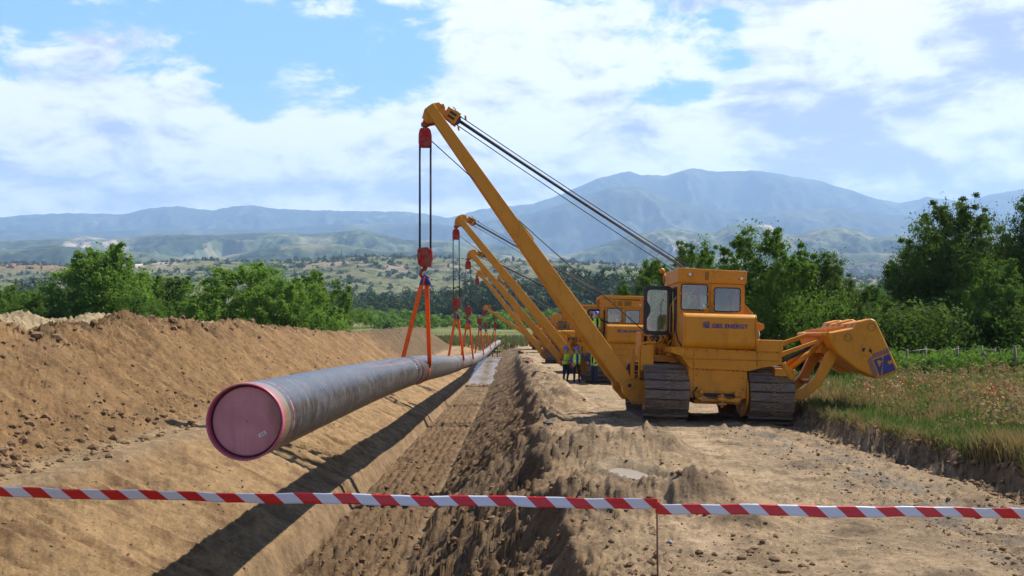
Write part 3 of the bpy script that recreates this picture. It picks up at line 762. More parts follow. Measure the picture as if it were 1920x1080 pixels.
def scatter_crowns(name, pts, sizes, m, ntri=170, tri=.14, seed=5, squash=1.0, variants=4):
    """a mass of small leafy crowns: triangles spread through lumpy volumes"""
    rs_ = np.random.RandomState(seed); out = []; rn = []
    protos = []
    for k in range(variants):
        lob = rs_.randn(7, 3) * [.34, .34, .30] + [0, 0, .62]; lr = .26 + .16 * rs_.rand(7)
        w_ = rs_.randint(0, 7, ntri); d = rs_.randn(ntri, 3); d /= np.linalg.norm(d, axis=1)[:, None]
        c = lob[w_] + d * lr[w_][:, None] * (.75 + .3 * rs_.rand(ntri, 1)); c[:, 2] = np.maximum(c[:, 2] * squash, .04)
        t1 = np.cross(d, rs_.randn(ntri, 3)); t1 /= np.linalg.norm(t1, axis=1)[:, None]; t2 = np.cross(d, t1); t2 = t2 + d * (rs_.rand(ntri, 1) - .5)
        T = tri * (.7 + .6 * rs_.rand(ntri, 1))
        protos.append((np.stack([c + t1 * T, c - .5 * t1 * T + .87 * t2 * T, c - .5 * t1 * T - .87 * t2 * T], 1), rs_.rand(ntri)))
    for i, (p, s) in enumerate(zip(pts, sizes)):
        V, r_ = protos[i % variants]; a = rs_.rand() * 6.28; ca, sa = math.cos(a), math.sin(a)
        W = np.stack([V[..., 0] * ca - V[..., 1] * sa, V[..., 0] * sa + V[..., 1] * ca, V[..., 2]], -1) * s + p
        out.append(W.reshape(-1, 3)); rn.append(np.repeat(np.clip(r_ * .6 + rs_.rand() * .5, 0, 1), 3))
    V = np.concatenate(out); n = len(V) // 3
    o = mesh_np(name, V, np.arange(n * 3).reshape(-1, 3), m, smooth=False, attrs={'rnd': ('FLOAT', np.concatenate(rn))}); o['kind'] = 'stuff'
    return o


rs = np.random.RandomState(21)
def band(n, px0, px1, y0, y1, s0_, s1_, pw=1.0):
    Yb = y0 + (y1 - y0) * rs.rand(n) ** pw; px = px0 + (px1 - px0) * rs.rand(n); Xb = (px - 960) / F * Yb
    return np.stack([Xb, Yb, hv(Xb, Yb) - .4], -1), s0_ + (s1_ - s0_) * rs.rand(n)
# riverside woodland and shelter belts on the valley floor
B = [band(190, 880, 1260, 540, 900, 11, 19), band(90, 1230, 1700, 560, 950, 9, 15), band(120, 560, 960, 620, 980, 7, 13), band(80, -60, 330, 600, 900, 10, 17), band(60, 640, 860, 520, 620, 5, 9), band(50, 1540, 2000, 600, 1000, 9, 14)]
scatter_crowns('woodland', np.concatenate([b[0] for b in B]), np.concatenate([b[1] for b in B]), M_leaf_far, 300, .085)
B = [band(70, 700, 1010, 300, 380, 3.0, 5.5), band(22, 650, 770, 420, 520, 3, 6), band(30, 980, 1100, 330, 420, 3, 6), band(40, 1540, 1700, 300, 520, 3, 6)]
scatter_crowns('riverside_shrubs', np.concatenate([b[0] for b in B]), np.concatenate([b[1] for b in B]), M_leaf_c, 220, .10, squash=.7, seed=8)
Bp, Bs = band(7500, -120, 2040, 980, 2280, 2.5, 7.5, .8)
k = fbm(Bp[:, 0] / 45, Bp[:, 1] / 35, 36, 4, .6) + .5 * fbm(Bp[:, 0] / 300, Bp[:, 1] / 200, 35, 4, .6) + .12 * rs.randn(len(Bp)) > .10
scatter_crowns('hillside_scrub', Bp[k], Bs[k] * (.7 + .6 * rs.rand(k.sum())), M_leaf_far, 22, .34, squash=.75, seed=9)

# village at the foot of the hills, and two pale sheds
mb = MB(); rv = random.Random(4)
for i in range(170):
    Yv = rv.uniform(3300, 3900); px = rv.gauss(1630, 34); Xv = (px - 960) / F * Yv
    zv = float(h_hills(np.array([math.atan(Xv / Yv)]), np.array([Yv]), np.array([Xv]), np.array([Yv]))[0]); wv = rv.uniform(7, 13); hh = rv.uniform(4, 8)
    mb.box(Xv, Xv + wv, Yv, Yv + wv * .8, zv - 3, zv + hh, 0); mb.prism([(Xv - .5, zv + hh), (Xv + wv + .5, zv + hh), (Xv + wv / 2, zv + hh + 3)], Yv - .5, Yv + wv * .8 + .5, 1)
tag(mb.build('village_houses', [mat('plaster', (.55, .50, .45), .9), mat('roof_tile', (.33, .14, .09), .9)]), kind='stuff')
for px, py, Yb, wv, dpt, hh, lab in ((881, 566, 620, 9, 7, 3.2, 'long low white shed among the valley trees behind the hooks'), (1683, 497, 2000, 36, 20, 7, 'far white shed left of the big right tree on the valley plain')):
    Xb = (px - 960) / F * Yb; zb = float(hv(Xb, Yb)); sz = EYE + (540 - py) / F * Yb
    t = empty('white_shed', (Xb, Yb, zb)); tag(t, lab, 'shed')
    top = max(sz - zb, 3)
    MB().box(-wv / 2, wv / 2, 0, dpt, -1, top - .8).build('wall', M_white, t)
    MB().prism([(-wv / 2 - .4, top - .79), (wv / 2 + .4, top - .79), (wv / 2, top), (-wv / 2, top)], -.4, dpt + .4).build('roof', mat('shed_roof', (.7, .72, .75), .5), t)
# lattice power pylon at far left, slim mast on the plateau
def pylon(px, py0, py1, Yb, wd, lab, cat):
    Xb = (px - 960) / F * Yb; zb = EYE + (540 - py1) / F * Yb; zt = EYE + (540 - py0) / F * Yb; h = zt - zb
    t = empty('power_pylon' if wd > 1 else 'radio_mast', (Xb, Yb, zb)); tag(t, lab, cat)
    m_ = MB(); rr_ = .11 if wd > 1 else .5
    for sx in (-1, 1):
        for sy in (-1, 1): m_.cyl((sx * wd, sy * wd, -3), (sx * wd * .22, sy * wd * .22, h), rr_, 4)
    for k in range(8):
        f0 = 1 - .78 * k / 8; f1 = 1 - .78 * (k + 1) / 8; z0, z1 = h * k / 8, h * (k + 1) / 8
        for sy in (-1, 1):
            m_.cyl((-wd * f0, sy * wd * f0, z0), (wd * f1, sy * wd * f1, z1), rr_ * .7, 3); m_.cyl((wd * f0, sy * wd * f0, z0), (-wd * f1, sy * wd * f1, z1), rr_ * .7, 3)
    m_.build('lattice_tower', M_dark, t)
    if wd > 1:
        for q in (.62, .76, .90):
            MB().cyl((-wd * 1.4, 0, h * q), (wd * 1.4, 0, h * q), .13, 4).cyl((-wd * 1.4, 0, h * q), (0, 0, h * q + 1.2), .09, 4).cyl((wd * 1.4, 0, h * q), (0, 0, h * q + 1.2), .09, 4).build('crossarm', M_dark, t)
pylon(30, 523, 556, 480, 1.3, 'dark lattice power pylon above the far-left trees', 'pylon')
pylon(640, 466, 484, 2250, .8, 'slim radio mast standing on the plateau rim', 'mast')

# ------------------------------------------------------------------ trees
def tree_meshes(seed, H, W, nclump, nleaf, leaf, m_leaf, open_top=.5, base=.12, lean=0):
    r_ = random.Random(seed); rs_ = np.random.RandomState(seed)
    tb = MB(); th = H * .30
    tb.tube([(0, 0, -.6), (0.05 * H * lean * .3, 0, th * .5), (.05 * H * lean, .02 * H, th)], [H * .030, H * .024, H * .019], 8)
    limbs = []
    nl = 9
    for i in range(nl):
        a = i * 2.399 + r_.uniform(-.4, .4); e = r_.uniform(.35, 1.25); L = H * r_.uniform(.38, .64) * (.75 + .35 * math.sin(e))
        if i == 0: e = 1.45; L = H * .66
        d = Vector((math.cos(a) * math.cos(e), math.sin(a) * math.cos(e), math.sin(e))); p0 = Vector((.05 * H * lean, .02 * H, th * r_.uniform(.55, 1)))
        pts = [p0]; p = p0.copy()
        for q in range(4):
            d = (d + Vector((r_.uniform(-.22, .22), r_.uniform(-.22, .22), r_.uniform(-.05, .28)))).normalized(); p = p + d * L / 4; pts.append(p.copy())
        tb.tube(pts, [H * .012, H * .009, H * .006, H * .004, H * .0015], 5); limbs.append(pts)
    C_, S_ = [], []
    for i in range(nclump):
        if i < nl * 4:
            pts = limbs[i % nl]; q = pts[1 + (i // nl) % 4]; c = np.array(q) + rs_.randn(3) * H * .035
        else:
            # egg-shaped crown envelope, more at the skin than inside
            u = rs_.randn(3); u /= np.linalg.norm(u); rad = rs_.rand() ** .38
            lob = 1 + .22 * math.sin(3 * math.atan2(u[1], u[0]) + seed) + .18 * math.sin(5 * u[2] + seed * 2)
            c = np.array([u[0] * W / 2 * rad * lob, u[1] * W / 2 * rad * lob, H * (base + .44 * (1 - base)) + u[2] * H * .44 * rad * lob])
            if u[2] > .2: c[:2] *= (1 - .45 * u[2])
        C_.append(c); S_.append(H * rs_.uniform(.038, .080))
    for i in range(int(nclump * .10)):                                   # leafy shoots that break the outline
        a = rs_.rand() * 6.28; w_ = rs_.rand() ** .7 * W * .46; zt0 = H * (.93 - .50 * (w_ / (W * .5)) ** 2); p0 = np.array([math.cos(a) * w_, math.sin(a) * w_, zt0 * .86])
        dr = np.array([math.cos(a) * .35, math.sin(a) * .35, 1.0]) + rs_.randn(3) * .22; dr /= np.linalg.norm(dr); ln = H * rs_.uniform(.10, .20)
        for q in range(5): C_.append(p0 + dr * ln * (q / 4.2) + rs_.randn(3) * H * .012); S_.append(H * (.034 - .005 * q))
    C_ = np.array(C_); S_ = np.array(S_); K = len(C_); w_ = np.repeat(np.arange(K), nleaf)
    n = len(w_); d = rs_.randn(n, 3); d /= np.linalg.norm(d, axis=1)[:, None]
    c = C_[w_] + d * (S_[w_] * np.abs(rs_.randn(n)) * .85)[:, None] * [1.25, 1.25, .8]
    c[:, 2] = np.maximum(c[:, 2], .25)
    nn = d * .7 + rs_.randn(n, 3) * .55 + [0, 0, .35]; nn /= np.linalg.norm(nn, axis=1)[:, None]
    t1 = np.cross(nn, rs_.randn(n, 3)); t1 /= np.linalg.norm(t1, axis=1)[:, None]; t2 = np.cross(nn, t1)
    L = (leaf * (.6 + .8 * rs_.rand(n)))[:, None]
    V = np.stack([c - t1 * L, c + t2 * L * .5 + nn * L * .12, c + t1 * L, c - t2 * L * .5 + nn * L * .12], 1)
    cl = rs_.rand(K); zt_ = np.percentile(V[..., 2], 97); wd_ = 2 * np.percentile(np.hypot(V[..., 0], V[..., 1]), 93)
    V = V * [W / wd_, W / wd_, H / zt_]
    tb.v = [(a * W / wd_, b_ * W / wd_, c_ * H / zt_) for a, b_, c_ in tb.v]
    me = mesh_np('crown', V.reshape(-1, 3), np.arange(n * 4).reshape(-1, 4), m_leaf, smooth=False, attrs={'rnd': ('FLOAT', np.repeat(np.clip(.6 * rs_.rand(n) + .4 * cl[w_], 0, 1), 4))}, link_it=False)
    return tb, me


def tree(name, label, px, Yt, top_py, scale_w, proto, rot, group=None, z=None):
    tb_o, me, H, W = proto
    X = (px - 960) / F * Yt; z0 = (gz(X, Yt) if Yt < 200 else float(hv(X, Yt))) if z is None else z
    h = EYE + (540 - top_py) / F * Yt - z0
    t = empty(name, (X, Yt, z0), (0, 0, rot)); t.scale = (h / H * scale_w, h / H * scale_w, h / H)
    tag(t, label, 'tree' if h > 3.5 else 'bush', group)
    o = tb_o.copy(); C.objects.link(o); o.parent = t; o.name = 'trunk'
    o = bpy.data.objects.new('crown', me); C.objects.link(o); o.parent = t
    return t


def proto(seed, H, W, nclump, nleaf, leaf, m, **kw):
    tb, me = tree_meshes(seed, H, W, nclump, nleaf, leaf, m, **kw); o = tb.build('trunk', M_bark); C.objects.unlink(o); return (o, me, H, W)


T_walnut = proto(3, 9, 7.5, 190, 190, .105, M_leaf_a, base=.05)
T_bushy = proto(5, 7, 8.5, 210, 190, .085, M_leaf_a, base=.0)
T_plum = proto(8, 7, 7, 190, 160, .080, M_leaf_c, base=.0)
T_big = proto(12, 11, 10.5, 320, 200, .095, M_leaf_b, base=.02)
T_big2 = proto(17, 11, 9.5, 290, 200, .092, M_leaf_b, base=.02)
T_mid = proto(23, 9, 9, 230, 190, .088, M_leaf_c, base=.02)
for a in [
    ('walnut_tree', 'tall fresh green tree rising highest above the spoil heap', 188, 88, 472, 1.0, T_walnut, .3),
    ('fruit_tree', 'low green tree at the left frame edge behind the heap', 8, 85, 545, 1.25, T_mid, 1.1),
    ('shrub', 'small pale green shrub left of the tallest left tree', 55, 93, 553, 1.2, T_plum, 2.2),
    ('young_tree', 'young light green tree beside the foot of the tallest left tree', 118, 85, 548, .9, T_plum, .2),
    ('shrub', 'short fresh green sapling in front of the dark green thicket', 262, 78, 562, .95, T_plum, 3.9),
    ('fruit_tree', 'rounded dark green tree right of the tallest left tree', 262, 96, 524, 1.25, T_mid, 2.0),
    ('fruit_tree', 'flat topped green tree in the middle of the left thicket', 335, 99, 526, 1.35, T_plum, 4.0),
    ('shrub', 'sprawling green shrub just left of the broad bright tree', 385, 90, 560, 1.5, T_mid, 5.0),
    ('walnut_tree', 'broad bright green tree behind the centre of the heap', 470, 88, 508, 1.25, T_bushy, .9),
    ('young_tree', 'bright green side tree overlapping the broad bright tree', 545, 85, 535, 1.05, T_bushy, 3.0),
    ('plum_tree', 'dark green tree at the right end of the left thicket', 588, 93, 520, 1.05, T_mid, 1.4),
    ('oak_tree', 'tall dark tree with a ragged top right of the counterweight', 1805, 62, 398, .88, T_big, .6),
    ('oak_tree', 'dark green tree cut off by the right frame edge', 1945, 60, 392, .72, T_big2, 2.2),
    ('oak_tree', 'rounded dark tree filling the gap left of the ragged tall tree', 1725, 64, 478, .95, T_big2, 4.4),
    ('oak_tree', 'low dark tree at the foot of the ragged tall tree', 1870, 57, 500, 1.0, T_mid, 5.4),
    ('walnut_tree', 'leafy tree with spiky shoots right behind the cab roof', 1430, 50, 447, .95, T_mid, .1),
    ('walnut_tree', 'smaller tree left of the spiky tree and behind the cab beacon', 1300, 56, 470, .75, T_mid, 2.6),
    ('walnut_tree', 'mid green tree right of the spiky tree above the gantry', 1545, 54, 492, 1.0, T_big2, 3.3),
    ('plum_tree', 'low dark tree above the retracted counterweight', 1630, 58, 545, 1.2, T_mid, 4.6),
    ('plum_tree', 'grey green tree left of the cab between beacon and woodland', 1218, 72, 497, .65, T_plum, 5.6),
    ('plum_tree', 'dark tree filling the dip behind the counterweight arms', 1480, 60, 520, 1.2, T_big, 1.8),
]: tree(*a)
# a hedge of low growth under the right trees
rs = np.random.RandomState(77)
n = 110; Yb = 54 + 8 * rs.rand(n); px = 1350 + 720 * rs.rand(n); Xb = (px - 960) / F * Yb
scatter_crowns('undergrowth', np.stack([Xb, Yb, ground(Xb, Yb) - .3], -1), 2.2 + 1.6 * rs.rand(n), M_leaf_b, 1300, .030, seed=14, squash=.95)
n = 60; Yb = 80 + 12 * rs.rand(n); px = -60 + 690 * rs.rand(n); Xb = (px - 960) / F * Yb
scatter_crowns('thicket_undergrowth', np.stack([Xb, Yb, ground(Xb, Yb) - .2], -1), 2.3 + 1.3 * rs.rand(n), M_leaf_c, 1100, .032, seed=15, squash=.95)

# ------------------------------------------------------------------ grass, straw, poppies
def blades(name, X, Y, h, wdt, m, seed=1, lean=.35):
    rs_ = np.random.RandomState(seed); n = len(X); Zg = ground(X, Y) - .02
    a = rs_.rand(n) * 6.28; la = rs_.rand(n) * 6.28; ln = lean * h * rs_.rand(n)
    ux, uy = np.cos(a) * wdt / 2, np.sin(a) * wdt / 2; lx, ly = np.cos(la) * ln, np.sin(la) * ln
    P = lambda sx, f, zz: np.stack([X + ux * sx + lx * f, Y + uy * sx + ly * f, Zg + zz], -1)
    V = np.stack([P(-1, 0, 0 * h), P(1, 0, 0 * h), P(.8, .3, h * .55), P(-.8, .3, h * .55), P(0, 1, h)], 1)
    b = np.arange(n)[:, None] * 5
    T = np.concatenate([b + [0, 1, 2], b + [0, 2, 3], b + [3, 2, 4]])
    o = mesh_np(name, V.reshape(-1, 3), T, m, smooth=False, attrs={'rnd': ('FLOAT', np.repeat(rs_.rand(n), 5))}); o['kind'] = 'stuff'; return o


rs = np.random.RandomState(5)
def turf_pts(n, y0, y1, xmin=7.9, xspan=1.0):
    Yg = 1 / (1 / y0 + rs.rand(n) * (1 / y1 - 1 / y0)); Xm = np.maximum(.62 * Yg, 12) * xspan
    Xg = xmin + (Xm - xmin) * rs.rand(n) ** 1.0; k = (Xg - 7.85 - .30 * fbm(Yg * .35, 0 * Yg, 31, 3)) > .05; return Xg[k], Yg[k]
X, Y = turf_pts(105000, 10.5, 62)
dry = 1.1 * fbm(X * .40, Y * .20, 103, 4) + .18 * rs.randn(len(X)) + .80 * np.exp(-((Y - 31) / 7) ** 2) - .15 * np.exp(-((Y - 19) / 5) ** 2) - .45 * np.exp(-((Y - 45) / 5) ** 2)
k = dry > .34
hh = (.06 + .15 * rs.rand(len(X)) + .10 * sst(fbm(X * .5, Y * .3, 203, 3), 0, .6)) * (1 + .008 * Y)
blades('grass', X[~k], Y[~k], hh[~k], .010 + .00065 * Y[~k], M_grass, 2, .6)
blades('dry_grass', X[k], Y[k], hh[k] * 1.45, .009 + .00060 * Y[k], M_straw, 3, .7)
n = 90; Yb = 20 + 26 * rs.rand(n); Xb = np.maximum(9.0, .34 * Yb) + (.55 * Yb - np.maximum(9.0, .34 * Yb)) * rs.rand(n)
scatter_crowns('weed_clumps', np.stack([Xb, Yb, ground(Xb, Yb) - .05], -1), .35 + .45 * rs.rand(n), M_straw, 160, .06, seed=51, squash=.8)
n = 50; Yb = 22 + 24 * rs.rand(n); Xb = np.maximum(9.0, .34 * Yb) + (.55 * Yb - np.maximum(9.0, .34 * Yb)) * rs.rand(n)
scatter_crowns('leafy_weeds', np.stack([Xb, Yb, ground(Xb, Yb) - .05], -1), .30 + .40 * rs.rand(n), M_grass, 160, .06, seed=52, squash=.9)
# ragged fringe on the bank lip and a tuft on the trench edge
Yg = 9 + 20 * rs.rand(5000); Xg = 7.85 + .30 * fbm(Yg * .35, 0 * Yg, 31, 3) + .05 + .25 * rs.rand(len(Yg))
blades('bank_fringe_grass', Xg, Yg, .08 + .16 * rs.rand(len(Yg)), np.full(len(Yg), .012), M_straw, 4, 1.6)
tx, ty = plane_pt(1017, 838)
tx -= .12; blades('weeds', tx + .12 * rs.randn(70), ty + .25 * rs.randn(70), .07 + .10 * rs.rand(70), np.full(70, .03), M_grass, 6, 1.0)
# field grass beyond the trench end and left of the heap
n = 26000; Yg = 150 + 150 * rs.rand(n); Xg = (620 + 560 * rs.rand(n) - 960) / F * Yg
blades('field_grass', Xg[Yg < 210], Yg[Yg < 210], .5 + .5 * rs.rand((Yg < 210).sum()), np.full((Yg < 210).sum(), .14), leafmat('meadow_grass', (.085, .095, .038), (.16, .155, .072), .2), 8, .5)
# poppies: each its own thing with stem and petals
pp = MB()
for k in range(4):
    a = k * math.pi / 2; c_, s_ = math.cos(a), math.sin(a)
    pp.add([(0, 0, 0), (.055 * c_ - .03 * s_, .055 * s_ + .03 * c_, .035), (.075 * c_, .075 * s_, .055), (.055 * c_ + .03 * s_, .055 * s_ - .03 * c_, .035)], [(0, 1, 2, 3)])
pet = pp.build('petals', M_poppy); C.objects.unlink(pet)
st_ = MB().cyl((0, 0, -.45), (0, 0, .0), .006, 4).build('stem', M_grass); C.objects.unlink(st_)
rp = random.Random(8)
for i in range(75):
    c = rp.choice([(1690, 31), (1735, 33), (1770, 34), (1650, 33), (1800, 37), (1880, 26), (1850, 30)])
    Yp = c[1] + rp.gauss(0, 3.0); X = (c[0] + rp.gauss(0, 28) - 960) / F * Yp
    if X < 8.8: continue
    t = empty('poppy', (X, Yp, gz(X, Yp) + rp.uniform(.32, .52)), (rp.uniform(-.5, .5), rp.uniform(-.5, .5), rp.uniform(0, 6))); t.scale = [rp.uniform(.55, 1.0)] * 3
    tag(t, 'small red poppy flowering in the tall grass before the vineyard', 'poppy', 'red poppies in the grass')
    for q in (pet, st_):
        c2 = q.copy(); C.objects.link(c2); c2.parent = t

# ------------------------------------------------------------------ vineyard
M_wire = mat('fence_wire', (.20, .19, .18), .5, .5)
posts = [(1588, 57), (1620, 53), (1668, 50), (1702, 48), (1735, 49), (1770, 48.5), (1795, 50), (1840, 47.5), (1865, 50), (1905, 46.5)]
pp_pts = []
for i, (px, Yp) in enumerate(posts):
    X = (px - 960) / F * Yp; z0 = gz(X, Yp); h = 1.25 + .1 * math.sin(i * 2.2)
    t = empty('vineyard_post', (X, Yp, z0), (0, R(3 * math.sin(i * 3.1)), i)); nm = ['first', 'second', 'third', 'fourth', 'fifth', 'sixth', 'seventh', 'eighth', 'ninth', 'tenth'][i]
    tag(t, f'weathered wooden vineyard post, {nm} from the counterweight towards the right', 'post', 'wooden posts of the vineyard')
    MB().cyl((0, 0, -.3), (.02, 0, h), .075, 7, .06).build('shaft', M_wood, t)
    pp_pts.append(Vector((X, Yp, z0 + h * .92)))
X = (1852 - 960) / F * 47.5; t = empty('vineyard_brace', (X, 47.4, gz(X, 47.4))); tag(t, 'slanting wooden brace leaning on the eighth vineyard post', 'brace'); MB().cyl((.55, 0, -.1), (-.25, .05, 1.0), .06, 7).build('shaft', M_wood, t)
for q, dz_ in enumerate((0, -.45)):
    m_ = MB().tube([p + Vector((0, -.09, dz_)) for p in pp_pts] + [pp_pts[-1] + Vector((6, 0, dz_))], .012, 5)
    tag(m_.build('vineyard_wire', M_wire), ['upper wire strung along the vineyard posts', 'lower wire strung along the vineyard posts'][q], 'wire')
rs = np.random.RandomState(31)
n = 420; px = 1560 + 420 * rs.rand(n); Yb = 46.5 + 7 * rs.rand(n); Xb = (px - 960) / F * Yb
scatter_crowns('vine_foliage', np.stack([Xb, Yb, ground(Xb, Yb)], -1), .42 + .38 * rs.rand(n), M_vine, 260, .085, seed=32, squash=1.0)

# ------------------------------------------------------------------ the lifted pipeline
PATH = [(-2.81, 10.7, .83), (-2.90, 20, .36), (-2.88, 27.5, -.04), (-2.78, 33, -.36), (-2.80, 43, -1.05), (-2.94, 55, -1.82), (-2.98, 70, -2.78), (-2.98, 84, -3.55),
        (-2.95, 97, -4.22), (-3.02, 112, -4.95), (-2.98, 125, -5.50), (-2.55, 140, -5.75), (-2.25, 156, -6.25), (-2.10, 172, -6.95), (-2.1, 182, -7.6)]
PR = .4065


def cat_rom(P, n=10):
    out = []; P = [Vector(p) for p in P]
    for i in range(len(P) - 1):
        p0, p1, p2, p3 = P[max(i - 1, 0)], P[i], P[i + 1], P[min(i + 2, len(P) - 1)]
        for k in range(n):
            t = k / n; out.append(.5 * ((2 * p1) + (p2 - p0) * t + (2 * p0 - 5 * p1 + 4 * p2 - p3) * t * t + (3 * p1 - p0 - 3 * p2 + p3) * t ** 3))
    out.append(P[-1]); return out


cp = cat_rom(PATH); cl = [0.0]
for a, b in zip(cp, cp[1:]): cl.append(cl[-1] + (b - a).length)
cpa = np.array([p[:] for p in cp]); cla = np.array(cl)


def pipe_at(s): return Vector([float(np.interp(s, cla, cpa[:, k])) for k in range(3)])
def pipe_s(Y): return float(np.interp(Y, cpa[:, 1], cla))


pipe = empty('pipeline', PATH[0]); tag(pipe, 'long dark coated steel pipe hanging in orange slings over the trench', 'pipe')
P0 = Vector(PATH[0]); SEC = 17.4; k = 0
while k * SEC < cla[-1] - 1:
    s0_, s1_ = k * SEC + (0.0 if k == 0 else .02), min((k + 1) * SEC - .02, cla[-1]); ns = 42; nr = 56
    ss_ = np.linspace(s0_, s1_, ns); V = []; al = []; ar = []
    for s in ss_:
        p = pipe_at(s); t = (pipe_at(s + .15) - pipe_at(s - .15)).normalized() if 0.2 < s < cla[-1] - .2 else (pipe_at(max(s, .3)) - pipe_at(max(s, .3) - .3)).normalized()
        r_ = t.cross(Vector((0, 0, 1))).normalized(); u = r_.cross(t)
        for j in range(nr + 1):
            th = 2 * math.pi * j / nr; rr_ = PR * (.965 if (s - s0_ < .02 and k > 0) or s1_ - s < .02 else 1)
            q = p + (r_ * math.cos(th) + u * math.sin(th)) * rr_ - P0; V.append(q[:]); al.append(s); ar.append(th if th < math.pi * 1.5 else th - 2 * math.pi)
    V = np.array(V); ar = np.array(ar)
    o = mesh_np('pipe_section', V, grid_quads(ns, nr + 1), M_pipe, pipe, attrs={'along': ('FLOAT', al), 'around': ('FLOAT', ar)})
    if k > 0:
        p = pipe_at(k * SEC) - P0; t = (pipe_at(k * SEC + .2) - pipe_at(k * SEC - .2)).normalized()
        MB().tube([p - t * .10, p - t * .09, p + t * .09, p + t * .10], [PR * .97, PR * 1.004, PR * 1.004, PR * .97], 48).build('weld_band', mat('weld_sleeve', (.045, .030, .024), .5), pipe)
    k += 1
# end: bare steel ring, thick bevelled wall, recessed pink disc
t = (pipe_at(.5) - pipe_at(0)).normalized(); T = t.to_track_quat('Z', 'Y').to_matrix().to_4x4()
m_ = MB(); n = 64; ring = []
for rr_, zz in ((PR, .02), (PR, -.055), (PR - .004, -.060), (PR - .016, -.060), (PR - .018, -.052), (PR - .018, .30)):
    ring.append([(rr_ * math.cos(a), rr_ * math.sin(a), zz) for a in np.linspace(0, 2 * math.pi, n, endpoint=False)])
vs = [v for r_ in ring for v in r_]
m_.add(vs, [(i * n + j, i * n + (j + 1) % n, (i + 1) * n + (j + 1) % n, (i + 1) * n + j) for i in range(5) for j in range(n)], 0, True)
o = m_.build('pipe_rim', M_caprim, pipe); o.matrix_local = T
m_ = MB(); m_.cyl((0, 0, .045), (0, 0, .10), PR - .040, 64); o = m_.build('end_cap', M_cap, pipe, bevel=.012, seg=3); gp = MB().cyl((0, 0, .09), (0, 0, .12), PR - .019, 64).build('cap_gap_disc', mat('cap_gap_dark', (.05, .018, .025), .5), pipe); gp.matrix_local = T; o.matrix_local = T  # dark disc behind the cap colours the ring-shaped gap around it
capo = o
MB().cyl((0, 0, -.004), (0, 0, .01), .006, 8).build('centre_mark', M_hoodblk, capo, loc=(0, 0, .040))
st = MB().box(-.042, .042, -.0022, .0022, -.018, .018); o = st.build('paper_sticker', M_white, pipe)
r_ = t.cross(Vector((0, 0, 1))).normalized(); u = r_.cross(t)
o.matrix_local = Matrix.Translation(t * .0425 + r_ * .165 - u * .135) @ Matrix((r_, t, u)).transposed().to_4x4() @ Matrix.Rotation(R(-32), 4, 'Y')
for q in (-.008, 0, .008):
    MB().box(-.03, .03, -.003, -.0023, q - .002, q + .002).build('print_line', M_dark, o)


# chalk strokes near the first weld and behind the second (unreadable in the photo: loose handwriting)
M_chalk = mat('white_paint_marker', (.62, .60, .58), .8)
def chalk(s, th0, rows, seed):
    rr_ = random.Random(seed); m_ = MB()
    for row in range(rows):
        th = th0 - row * .11; s_ = s
        for ch in range(7):
            base = []
            for q in range(4):
                ss2 = s_ + rr_.uniform(-.035, .035); tt2 = th + rr_.uniform(-.035, .035)
                p = pipe_at(ss2); t_ = (pipe_at(ss2 + .2) - pipe_at(ss2 - .2)).normalized(); a_ = t_.cross(Vector((0, 0, 1))).normalized(); b_ = a_.cross(t_)
                base.append(p + (a_ * math.cos(tt2) + b_ * math.sin(tt2)) * (PR + .003) - P0)
            m_.tube(base, .006, 4); s_ += .10
    return m_.build('chalk_marking', M_chalk, pipe)
chalk(15.9, .62, 4, 3); chalk(19.0, .35, 1, 5); chalk(30.5, .4, 1, 6)

# ------------------------------------------------------------------ pipelayer
PIV = Vector((-2.34, .1, .92)); BL = 9.75


def text_mesh(txt, size, m, name, parent, loc, rot=(R(90), 0, 0), ext=.003, off=.012, sx=1.0):
    cu = bpy.data.curves.new(name, 'FONT'); cu.body = txt; cu.size = size; cu.extrude = ext; cu.offset = off; cu.space_character = 1.06; cu.resolution_u = 3
    tmp = bpy.data.objects.new('tmp', cu); C.objects.link(tmp); dg = bpy.context.evaluated_depsgraph_get()
    me = bpy.data.meshes.new_from_object(tmp.evaluated_get(dg)); bpy.data.objects.remove(tmp)
    me.materials.clear(); me.materials.append(m)
    o = link(bpy.data.objects.new(name, me), parent); o.location = loc; o.rotation_euler = rot; o.scale = (sx, 1, 1); return o


def rounded(x0, x1, z0, z1, r, n=5):
    out = []
    for cx_, cz_, a0 in ((x1 - r, z1 - r, 0), (x0 + r, z1 - r, 90), (x0 + r, z0 + r, 180), (x1 - r, z0 + r, 270)):
        for k_ in range(n + 1): a = R(a0 + 90 * k_ / n); out.append((cx_ + r * math.cos(a), cz_ + r * math.sin(a)))
    return out


def frame_ring(mb, outer, inner, y0, y1, mi=0, axis='y'):
    n = len(outer); f = (lambda a, b, t: (a, t, b)) if axis == 'y' else (lambda a, b, t: (t, a, b))
    vs = [f(a, b, y0) for a, b in outer] + [f(a, b, y0) for a, b in inner] + [f(a, b, y1) for a, b in outer] + [f(a, b, y1) for a, b in inner]
    fs = []
    for i in range(n):
        j = (i + 1) % n
        fs += [(i, j, n + j, n + i), (2 * n + j, 2 * n + i, 3 * n + i, 3 * n + j), (i, 2 * n + i, 2 * n + j, j), (n + j, 3 * n + j, 3 * n + i, n + i)]
    mb.add(vs, fs, mi)


